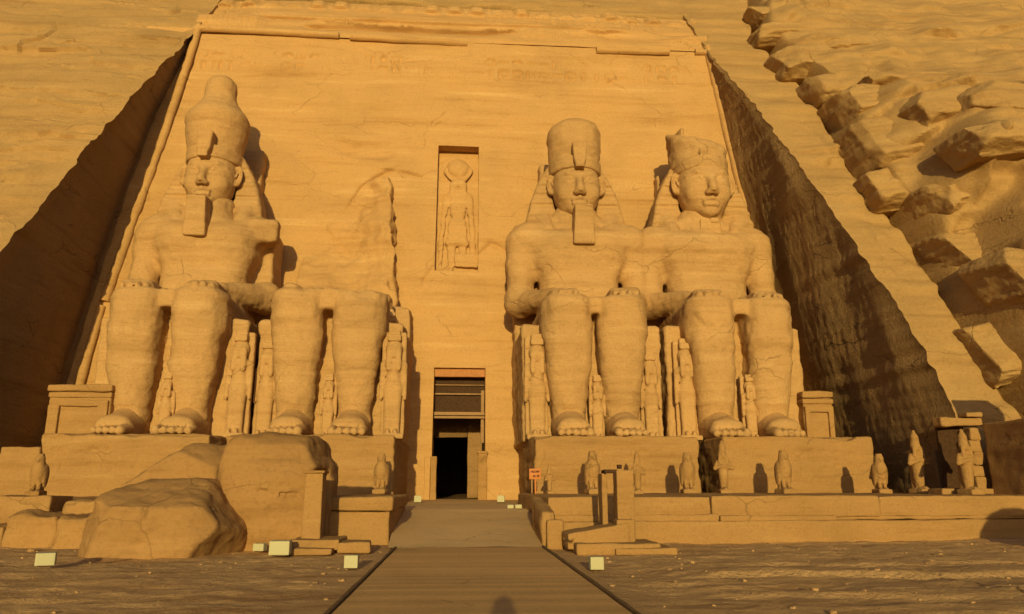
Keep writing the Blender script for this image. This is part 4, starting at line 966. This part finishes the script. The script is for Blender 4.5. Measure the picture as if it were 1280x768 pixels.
F_ = [(741, 31.4, 1.05, 'worn falcon statue on the terrace left of the stone gate post'), (860, 31.4, 1.02, 'worn falcon statue just left of the dark hollow between the right bases'), (981, 31.4, 1.08, 'worn falcon statue in the middle before the rightmost base'),
      (1101, 31.2, 1.0, 'falcon statue at the right end of the rightmost base, against the dark cut'), (47, 26.2, .82, 'small falcon statue on a block at the far left of the site'), (476, 32.6, 1.0, 'falcon statue before the right end of the headless colossus base')]
series('falcon_statue', falcon_sdf(), 'block', 521, 'statue', 'falcons standing on the terrace', [((at(px, 600, Y)[0], Y, 1.36 if Y > 30 else 1.36), lb, .1 * (-1) ** k, (s * .86, s * .9, s * 1.04)) for k, (px, Y, s, lb) in enumerate(F_)])
O_ = [(1150, 31.0, 1.0, 'slim king statue with tall pointed crown standing before the dark right cut'), (797, 31.6, .66, 'short worn king statue on the terrace just right of the gate post'), (1211, 28.2, .94, 'ragged king statue beside the dark doorway of the right end chapel'), (905, 32.2, .85, 'broken king statue beside the dark hollow of the rightmost base'), (687, 31.6, .45, 'small broken statue stump beside the orange sign')]
series('king_statue', osiride_sdf(), 'block', 531, 'statue', 'king figures on the terrace', [((at(px, 600, Y)[0], Y, 1.345), lb, .12 * (-1) ** k, s) for k, (px, Y, s, lb) in enumerate(O_)])
def niche_god():
    f = SDF((-1.35, -.75, -.3), (1.35, .6, 8.6), .06)
    f.cap((0, .25, 7.55), (0, -.05, 7.55), .74, .70, .05, sq=(1, 1, 1)); f.op(lambda G: np.maximum(np.hypot(G[..., 0], G[..., 2] - 7.55) - .78, np.abs(G[..., 1] - .2) - .38), (-.8, -.2, 6.7), (.8, .6, 8.4), .02)
    for s in (-1, 1):
        for k in range(7):
            a = .1 + k * .2; f.ell((s * (.28 + .58 * math.sin(a)), -.16, 6.72 + 1.0 * (1 - math.cos(a))), (.12, .12, .12), .1)
        f.cap((s * .78, .1, 5.35), (s * .92, .1, 3.7), .24, .18, .1); f.cap((s * .92, .1, 3.7), (s * .95, .0, 2.6), .18, .14, .1); f.cap((s * .3, -.05, 6.3), (s * .36, -.1, 5.3), .22, .18, .1)
    f.ell((0, -.05, 6.35), (.42, .42, .48), .08); f.cap((0, -.4, 6.3), (0, -.55, 6.1), .12, .05, .06); f.ell((0, .1, 5.4), (.88, .36, .45), .2); f.cap((0, .1, 5.2), (0, .1, 3.7), .58, .44, .2, sq=(1, 1.2, 1))
    f.box((0, .05, 2.75), (.62, .38, 1.0), .15, .1, taper=-.15); f.cap((-.34, .1, 2.2), (-.38, .05, .2), .27, .19, .08); f.cap((.34, .1, 2.2), (.36, .1, 1.35), .27, .22, .08); f.ell((-.38, -.15, .1), (.2, .4, .16), .06)
    f.box((-1.05, .1, 1.2), (.16, .2, 1.35), .04, .02); f.box((1.02, .1, 2.0), (.16, .2, .9), .04, .02); f.ell((-1.05, 0, 2.65), (.17, .18, .2), .05); f.ell((1.02, 0, 3.0), (.17, .18, .2), .05)
    f.box((.6, .1, .7), (.75, .5, .45), .1, .05)
    return f
xn = (NICHE[0] + NICHE[1]) / 2
V, Q = niche_god().mesh(); V[:, 1] = V[:, 1] * .50 + V[:, 2] * KF + .22; V = weather(relax(V, Q, 6), Q, (xn, 46, 15), 541, .03, .05, .09)
tag(mesh_np('niche_figure', V, Q, M['facade']), 'tall standing god with a round disc on its head, in the niche above the doorway', 'relief').location = (xn, yfac(15.0) + .55, 14.95)

# ------------------------------------------------------------------ shrines at both ends of the row of colossi
def shrine(x0, x1, Y, z1, label, seed):
    L = ((x0 + x1) / 2, Y, PZ); t = thing('stone_shrine', L, label, 'shrine', 'shrines at the ends of the row'); xc = L[0]; h = (x1 - x0) / 2; H = z1 - PZ
    part('block', 'block', t, rbox((xc, Y + 1.8, PZ + H * .44), (h * .94, 1.7, H * .44), .06, .1, .03, seed, 1.4, strata=.03)); part('cornice', 'block', t, rbox((xc, Y + 1.75, PZ + H * .94), (h, 1.85, H * .065), .08, .1, .05, seed + 1, 1.2), rbox((xc, Y + 1.78, PZ + H * .80), (h * .97, 1.78, H * .05), .05, .1, .03, seed + 2))
    w = h * .16; part('door_frame', 'block', t, *[rbox((xc + s * h * .74, Y + .1, PZ + H * .3), (w, .16, H * .3), .04, .1, .02, seed + 3) for s in (-1, 1)], rbox((xc, Y + .1, PZ + H * .64), (h * .9, .17, H * .06), .04, .1, .02, seed + 4))
shrine(at(58, 500, 36.6)[0], at(140, 500, 36.6)[0], 36.6, 6.25, 'small cornice-topped shrine left of the leftmost colossus', 551)
shrine(at(1003, 500, 37.6)[0], at(1042, 500, 37.6)[0], 37.6, 6.35, 'small cornice-topped shrine right of the rightmost colossus', 561)

# ------------------------------------------------------------------ fallen pieces of the second colossus
def facets(f, c, rad, n, seed, k=.03):
    rg = np.random.default_rng(seed); c = np.asarray(c, float); rad = np.asarray(rad, float)
    for _ in range(n):
        v = rg.normal(size=3); v[2] = abs(v[2]) * .8; v[1] = -abs(v[1]); v /= np.linalg.norm(v); sup = np.linalg.norm(v * rad); f.cut(c + v * sup * rg.uniform(.90, 1.02), v, k)
def boulders():
    xa = at(96, 650, 20.5)[0]; xb = at(290, 650, 20.5)[0]; xc = (xa + xb) / 2; hw = (xb - xa) / 2; f = SDF((xa - .5, 19.2, -.5), (xb + .5, 24.4, 2.5), .075)
    f.box((xc, 21.8, .72), (hw, 1.75, 1.12), .12, .05); f.cut((xc, 20.3, 1.22), (.02, -.42, 1), .06); f.cut((xc - .6, 21.4, 1.72), (-.16, -.12, 1), .08); f.cut((xb - .75, 21, 1.4), (1, -.10, .8), .12); f.cut((xb - .12, 21, .7), (1, -.25, .05), .06); f.cut((xa + .35, 21, 1.3), (-1, .1, .55), .08); f.cut((xa + .62, 20.1, .6), (-.55, -1, .02), .05); f.cut((xb - .5, 20.2, .1), (.75, -.8, -.5), .12)
    f.box((xa + 1.05, 19.95, .55), (.30, .16, .75), .06, .05, '-'); f.box((xa + 1.75, 19.98, .45), (.06, .12, .6), .03, .03, '-'); f.ell((xb - 2.2, 19.95, .2), (.42, .2, .26), .1, '-'); f.cap((xb - 2.4, 19.98, .12), (xb - 1.9, 19.98, .32), .05, .04, .04, '-'); f.cap((xa + .9, 20.6, 1.5), (xb - 1.0, 20.3, 1.36), .035, .035, .03, '-'); f.cap((xc, 20.5, 1.5), (xb - .4, 20.7, 1.0), .04, .03, .03, '-'); f.cut((xb - .28, 21, .30), (1, -.35, -.60), .05); facets(f, (xc, 21.8, .7), (hw * 1.22, 2.1, 1.32), 16, 5); f.noise(.045, (1.1, 1.1, 1.4), 7, 4); f.noise(.03, (.5, .5, 4.0), 8, 3)
    V, Q = f.mesh(); V = weather(V, Q, NO, 71, .03, .045, .03); o = mesh_np('fallen_block', V - np.array([xc, 21.5, 0]), Q, M['boulder'], sharp=.5); o.location = (xc, 21.5, 0)
    tag(o, 'broad low fallen stone block with a sloping top, lying left of the rounded torso', 'boulder', 'fallen pieces of the broken colossus')
    # torso
    xa = at(272, 620, 22.6)[0]; xb = at(408, 620, 22.6)[0]; xc = (xa + xb) / 2; hw = (xb - xa) / 2; f = SDF((xa - .8, 21, -.5), (xb + .8, 26.2, 3.6), .075); zt = at(340, 545, 23.2)[2]
    f.box((xc + .05, 23.7, zt / 2 - .2), (hw * .95, 1.45, zt / 2 + .16), .38, .1, taper=.06); f.ell((xc - hw * .1, 22.9, zt * .52), (hw * .9, 1.05, 1.25), .5); f.cut((xc - hw * .88, 23, zt - .10), (-1, -.2, .8), .2); f.cut((xb - .28, 23, zt - .85), (1, -.1, .40), .1); f.cut((xc + .2, 22.2, zt - .28), (.12, -.55, .9), .12)
    f.box((xb - .05, 22.5, zt * .33), (.32, 1.2, zt * .36), .1, .12, '-', rz=.1); f.cap((xc - .5, 21.78, zt * .50), (xb - .15, 22.22, zt * .44), .06, .05, .05, '-'); f.cap((xc - .5, 21.78, zt * .46), (xb - .15, 22.22, zt * .41), .03, .03, .03, '-'); f.cap((xb - .62, 22.05, zt * .86), (xb - .12, 22.15, zt * .55), .07, .04, .04, '-'); f.cap((xb - .35, 22.05, zt * .9), (xb + .05, 22.3, zt * .6), .06, .04, .04, '-'); f.cap((xc + .35, 22.0, zt * .48), (xc + .1, 22.0, zt * .25), .025, .03, .03, '-'); facets(f, (xc, 23.5, zt * .45), (hw * 1.36, 2.1, zt * .82), 8, 22); f.noise(.045, (1., 1., 1.2), 9, 4); f.noise(.035, (.5, .5, 4.0), 10, 3)
    V, Q = f.mesh(); V = weather(V, Q, NO, 73, .025, .035, .03); o = mesh_np('fallen_torso', V - np.array([xc, 23.3, 0]), Q, M['boulder'], sharp=.5); o.location = (xc, 23.3, 0)
    tag(o, 'big rounded fallen torso fragment standing behind the slim stone post', 'boulder', 'fallen pieces of the broken colossus')
    # slab leaning behind
    P0 = at(165, 600, 25.6); P1 = at(275, 600, 25.6); zt = at(230, 567, 25.6)[2]; f = SDF((P0[0] - .6, 24.4, .6), (P1[0] + .8, 27.4, zt + .5), .085); xc = (P0[0] + P1[0]) / 2
    f.box((xc, 25.9, (zt + 1) / 2), ((P1[0] - P0[0]) / 2 + .1, 1.0, (zt - 1.0) / 2 + .3), .2, .1); f.cut((P0[0] + .8, 25.5, zt - .35), (-.62, -.2, 1), .06); f.cut((P1[0] - .6, 25.3, zt), (.4, -.6, 1), .06); f.noise(.09, (.8, .8, 1.2), 13, 4); f.noise(.06, (.5, .5, 4.0), 14, 3)
    V, Q = f.mesh(); V = weather(relax(V, Q, 1), Q, NO, 75, .02, .04, .06); o = mesh_np('fallen_block', V - np.array([xc, 25.9, 1]), Q, M['boulder']); o.location = (xc, 25.9, 1)
    tag(o, 'rough fallen slab wedged behind the two bigger fallen pieces', 'boulder', 'fallen pieces of the broken colossus')
boulders()

# ------------------------------------------------------------------ posts beside the walk
def posts():
    Y = 21.5; x0 = at(378, 640, Y)[0]; x1 = at(402, 640, Y)[0]; xc = (x0 + x1) / 2; z1 = at(390, 590, Y)[2]; L = (xc, Y, 0); t = thing('stone_post', L, 'slim upright stone post on broken slabs, left of the walk', 'post')
    part('shaft', 'block', t, rbox((xc, Y + .3, z1 / 2 + .1), ((x1 - x0) / 2, .3, z1 / 2 - .12), .04, .08, .015, 81, 2, taper=.06)); part('cap', 'block', t, rbox((xc, Y + .3, z1), ((x1 - x0) / 2 + .03, .33, .035), .02, .08, .01, 82)); a = at(362, 690, 21)[0]; b = at(424, 690, 21)[0]
    part('base_slab', 'block', t, rbox(((a + b) / 2, 21.6, .16), ((b - a) / 2, .75, .14), .04, .1, .03, 83), rbox(((a + b) / 2 - .1, 21.0, .03), ((b - a) / 2, .6, .08), .03, .1, .03, 84)); a = at(420, 690, 21)[0]; b = at(460, 690, 21.)[0]
    part('base_slab', 'block', t, rbox(((a + b) / 2, 21.5, .10), ((b - a) / 2, .7, .13), .04, .1, .03, 85, rot=.1))
    Y = 21.0; X = lambda p: at(p, 650, Y)[0]; L = (X(778), Y, 0); t = thing('gate_post', L, 'double upright stone slab on a long low base, right of the walk', 'post')
    z1 = at(780, 589, Y)[2]; part('front_slab', 'block', t, rbox(((X(773) + X(795)) / 2, Y + .35, z1 / 2 + .1), ((X(795) - X(773)) / 2, .28, z1 / 2 - .08), .03, .08, .012, 91, 2, taper=.03)); part('rear_slab', 'block', t, rbox(((X(759) + X(766)) / 2, Y + .95, z1 / 2 + .2), ((X(766) - X(759)) / 2, .3, z1 / 2 - .25), .03, .08, .012, 92, 2))
    part('top_bar', 'wood_and_shade', t, rbox(((X(762) + X(778)) / 2, Y + .75, z1 + .0), ((X(778) - X(762)) / 2, .3, .045), .02, .1, .01, 93), rbox((X(779), Y + .3, z1 + .12), (.06, .08, .06), .02, .05, .01, 94))
    def slope(V, n): V = V.copy(); V[:, 2] += .17 * (V[:, 0] / 1.0) * (V[:, 2] > 0); return V
    part('base_block', 'block', t, rbox(((X(714) + X(800)) / 2 - .25, Y + .3, .30), ((X(790) - X(714)) / 2, .6, .27), .04, .1, .02, 95, 1.5, fn=slope)); part('base_slab', 'block', t, rbox(((X(714) + X(815)) / 2, Y - .1, .07), ((X(812) - X(712)) / 2, .75, .14), .05, .1, .03, 96, 1.5)); part('base_slab', 'block', t, rbox(((X(770) + X(820)) / 2, Y - .35, .02), ((X(822) - X(750)) / 2, .7, .08), .03, .1, .03, 98, 1.5)); part('foot_block', 'block', t, rbox(((X(769) + X(791)) / 2, Y + .05, .45), ((X(791) - X(769)) / 2, .25, .33), .03, .08, .015, 97))
posts()

# ------------------------------------------------------------------ floodlights, sign, loose stones
def lamps():
    root = None
    items = [(55, 709, 22, 17, 'pale floodlight box alone on the sand at the far left'), (322, 690, 14, 10, 'smallest pale floodlight box at the foot of the fallen torso'), (348, 696, 25, 19, 'widest pale floodlight box, just left of the slim stone post'), (438, 712, 17, 17, 'pale floodlight box beside the left edge of the walk'), (747, 714, 17, 17, 'pale floodlight box in front of the gate post right of the walk'),
             (522, 631, 9, 9, 'tiny pale floodlight left of the doorway at the top of the ramp'), (626, 627, 9, 9, 'tiny pale floodlight right of the doorway at the top of the ramp')]
    for k, (px, py, wpx, hpx, lb) in enumerate(items):
        if py < 650: Yl = 38.0; P = at(px, py, Yl); P[2] = ramp_z(Yl) + .02
        else: P = atz(px, py, -.03)
        d = (P - EYE) @ _fw; w_ = wpx * d / F_PX / 2; h_ = hpx * d / F_PX / 2
        if root is None:
            root = thing('floodlight', P, lb, 'lamp', 'pale floodlights lighting the temple front')
            part_local('casing', 'lamp', root, bx((0, .9, 1.05), (1, .85, .9), 601, .08, .3, .01)); part_local('lamp_front', 'lampglass', root, bx((0, 1.78, 1.05), (.86, .05, .76), 602, .03, .4, 0)); part_local('bracket', 'wood_and_shade', root, bx((0, .9, .07), (.7, .6, .07), 603, .02, .4, 0))
            o = root; o.scale = (w_, w_, h_)
        else: o = dup(root, P, lb, 0, (w_, w_, h_))
        o.rotation_euler = (0, 0, (.35, -.2, .05, .0, .03, .1, -.1)[k])
lamps()
def sign():
    Y = 31.2; X = lambda p: at(p, 600, Y)[0]; Z = lambda p: at(669, p, Y)[2]; L = (X(669), Y, 1.35); t = thing('notice_board', L, 'small orange notice board on a thin post beside the right base', 'sign')
    xc = (X(661.5) + X(676)) / 2; zc = (Z(586) + Z(599.5)) / 2; hw = (X(676) - X(661.5)) / 2; hz = (Z(586) - Z(599.5)) / 2
    b = part('board', 'sign', t, bx((xc, Y, zc), (hw, .025, hz), 610, .012, .2, 0)); part('post', 'sign', t, bx((xc + .02, Y + .05, (1.35 + zc) / 2), (.035, .03, (zc - 1.35) / 2), 611, .01, .2, 0)); part('post', 'beam', t, bx((xc - .12, Y + .08, (1.35 + zc) / 2 - .08), (.03, .03, (zc - 1.35) / 2 - .1), 612, .01, .2, 0))
    rg = random.Random(3)
    for row, zz in enumerate((.45, -.40)):                       # two lines of dark lettering, too small to read in the photograph
        xs = (-.62, -.36, -.1, .18, .42, .64) if row == 0 else (-.25, -.02, .35, .58)
        for x in xs:
            g = Geo(); cx_ = xc + hw * x; g.add(*bx((xc + hw * x, Y - .028, zc + hz * zz), (hw * rg.uniform(.07, .12), .004, hz * rg.uniform(.12, .22)), 613, .003, .3, 0)); g.add(*bx((xc + hw * (x + .06), Y - .029, zc + hz * (zz + rg.uniform(-.2, .2))), (hw * .12, .004, hz * .06), 614, .003, .3, 0)); V, Q = g.get(); o = mesh_np('letter', V - np.array(L), Q, M['ink'], b)
sign()
def chapel():
    L = (21.5, 28, 1.35); t = thing('side_chapel', L, 'block-built chapel with a dark doorway at the far right end of the terrace', 'chapel')
    part('wall', 'block', t, rbox((22.2, 26.4, 2.55), (1.55, 2.6, 1.5), .06, .12, .03, 701, 1.2, strata=.03)); part('rear_block', 'block', t, rbox((21.35, 21.6, 3.8), (.85, 2.0, 2.55), .06, .2, .03, 702, 1.2))
    part('door_pier', 'block', t, *[rbox((20.35 + .03 * (-1) ** k, 29.35, 1.55 + .48 * k + .2), (.20 + .03 * math.sin(k * 2.3), .25, (.26, .21, .25, .23, .24)[k]), .05, .08, .05, 703 + k, 2) for k in range(5)]); part('lintel', 'block', t, rbox((20.0, 29.5, 4.15), (.9, .3, .18), .06, .1, .04, 710)); part('cap_stone', 'block', t, rbox((20.4, 29.3, 4.42), (.35, .3, .1), .05, .08, .03, 711)); part('threshold', 'block', t, rbox((19.7, 29.4, 1.42), (1.1, .5, .14), .05, .1, .03, 712))
    part('doorway_shade', 'wood_and_shade', t, rbox((19.95, 30.05, 2.7), (.55, .08, 1.4), .02, .2, .01, 713))  # dark panel painted in for the shade inside the chapel doorway
    P0 = at(1173, 590, 30.6); P1 = at(1201, 590, 30.6)
    V, Q = rbox(((P0[0] + P1[0]) / 2, 30.6, 2.2), ((P1[0] - P0[0]) / 2, .1, .9), .02, .1, .02, 720, 2, fn=carved(7, .16, 0, (-.8, .8), (-.38, .38), .02), shear=(0, .12)); c = np.array([(P0[0] + P1[0]) / 2, 30.6, 1.35]); o = mesh_np('inscribed_slab', V - c, Q, M['cut']); o.location = c
    tag(o, 'flat dark inscribed slab leaning on the rock between the two right king statues', 'slab')
chapel()
def stones():
    rg = np.random.default_rng(5); g = Geo(); base_V, base_Q = rbox((0, 0, 0), (1, 1, .6), .55, .9, .0, 1)
    n = 420; y = rg.uniform(9.5, 23.2, n); x = rg.uniform(-13, 17.5, n); ok = (np.abs(x - .34) > 2.35); x = x[ok]; y = y[ok]; s = np.exp(rg.normal(-3.95, .5, len(x))); h = ground_h(x, y)
    for i in range(len(x)):
        a = rg.uniform(0, 6.3); V = base_V * s[i] * rg.uniform(.6, 1.4, 3); V = V + s[i] * .25 * fbm(base_V * 1.3 + i, 2, 3)[:, None]; V = np.stack([V[:, 0] * math.cos(a) - V[:, 1] * math.sin(a), V[:, 0] * math.sin(a) + V[:, 1] * math.cos(a), V[:, 2]], 1); g.add(V + np.array([x[i], y[i], h[i] + s[i] * .2]), base_Q)
    kind(g.build('loose_stones', M['sand'], smooth=True), 'stuff')
    for k, (px, py) in enumerate(((638, 634), (648, 635))):
        P = at(px, py, 32.0); P[2] = ramp_z(32) + .06; V, Q = rbox((0, 0, 0), (.13, .1, .08), .03, .05, .02, 730 + k); o = mesh_np('loose_stone', V, Q, M['lamp']); o.location = P; tag(o, ('pale squared stone at the foot of the right passage wall, nearer the ramp' if k == 0 else 'pale stone beside its twin, closest to the right passage wall'), 'stone', 'pale stones at the top of the ramp')
stones()
V, Q = None, None
def outcrop():
    f = SDF((-2.2, -2.2, -.6), (2.2, 2.2, 3.2), .14); f.ell((0, 0, .9), (1.6, 1.5, 1.85), .2); f.ell((.6, .3, .6), (1.3, 1.3, 1.2), .4); f.noise(.1, (.7, .7, .9), 3, 3); V, Q = f.mesh(); V = weather(V, Q, NO, 77, .03, .04, .06)
    o = mesh_np('boulder', V, Q, M['boulder']); o.location = (17.58, 12.5, 0); tag(o, 'rounded boulder standing off the right edge, its round shadow on the terrace wall', 'boulder')
outcrop()

# ------------------------------------------------------------------ the photographer (behind the lens, seen as the shadow on the walk)
def person():
    M['skin'] = plain('skin', (.42, .26, .17), .6, .05); M['shirt'] = plain('cotton_shirt', (.35, .40, .46), .9, .1); M['jeans'] = plain('denim', (.07, .09, .15), .9, .2); M['hair'] = plain('dark_hair', (.02, .015, .012), .7, .2)
    L = (.02, -.42, .012); t = thing('person', L, 'person in a headscarf holding up a camera, casting the shadow on the walk', 'person')
    f = SDF((-.5, -.35, -.02), (.5, .5, 1.85), .022)
    def limbs(f, o=0., legs=True, arms=True, head=True):
        if legs:
            for s in (-1, 1): f.cap((s * .10, 0, .92), (s * .11, .02, .5), .09 + o, .062 + o, .05); f.cap((s * .11, .02, .5), (s * .12, -.02, .10), .06 + o, .042 + o, .04)
        return f
    f.ell((0, 0, .96), (.17, .12, .15), .08); f.cap((0, 0, 1.0), (0, 0, 1.32), .135, .15, .1, sq=(1, 1.25, 1)); f.ell((0, 0, 1.38), (.21, .11, .10), .08); limbs(f)
    for s in (-1, 1):
        f.cap((s * .20, 0, 1.40), (s * .24, .14, 1.20), .052, .043, .04); f.cap((s * .24, .14, 1.20), (s * .07, .30, 1.52), .042, .03, .03); f.ell((s * .055, .32, 1.56), (.03, .04, .05), .03)
        for k in range(4): f.cap((s * .045, .33, 1.545 + .022 * k), (s * (.02 - .004 * k), .355, 1.555 + .022 * k), .011, .009, .006)
        f.cap((s * .12, -.03, .07), (s * .13, .17, .04), .045, .035, .04)
    f.cap((0, 0, 1.42), (0, .02, 1.56), .055, .05, .04); f.ell((0, .03, 1.66), (.078, .098, .115), .03); f.cap((0, .125, 1.66), (0, .14, 1.63), .012, .016, .02)
    for s in (-1, 1): f.ell((s * .08, .02, 1.655), (.012, .025, .034), .01)
    V, Q = f.mesh(); mesh_np('body', relax(V, Q, 1), Q, M['skin'], t)
    f = SDF((-.5, -.35, .8), (.5, .5, 1.55), .025); f.ell((0, 0, .98), (.185, .135, .13), .08); f.cap((0, 0, 1.0), (0, 0, 1.32), .15, .165, .1, sq=(1, 1.25, 1)); f.ell((0, 0, 1.38), (.225, .125, .105), .08)
    for s in (-1, 1): f.cap((s * .20, 0, 1.40), (s * .235, .11, 1.24), .068, .06, .04)
    V, Q = f.mesh(); mesh_np('shirt', relax(V, Q, 1), Q, M['shirt'], t); f = SDF((-.4, -.3, .05), (.4, .3, 1.1), .025); f.ell((0, 0, .93), (.18, .13, .12), .08); limbs(f, .018); V, Q = f.mesh(); mesh_np('trousers', relax(V, Q, 1), Q, M['jeans'], t)
    f = SDF((-.15, -.15, 1.55), (.15, .2, 1.85), .015); f.ell((0, .01, 1.695), (.092, .11, .108), .02); f.ell((0, .14, 1.63), (.075, .09, .085), .02, '-'); V, Q = f.mesh(); mesh_np('hair', V, Q, M['hair'], t)
    f = SDF((-.32, -.32, 1.3), (.32, .32, 1.95), .016); f.lathe((0, -.02, 0), [(1.40, .255), (1.50, .215), (1.62, .155), (1.74, .128), (1.80, .085), (1.82, .02)], .01); f.ell((0, .16, 1.65), (.09, .14, .11), .02, '-'); V, Q = f.mesh(); mesh_np('headscarf', V, Q, M['shirt'], t)
    M['phone'] = plain('black_plastic', (.02, .02, .022), .35, .1); V, Q = bx((0, .365, 1.585), (.07, .005, .036), 1, .004, .05, 0); t.scale = (1.05,) * 3; mesh_np('camera_phone', V, Q, M['phone'], t)
person()
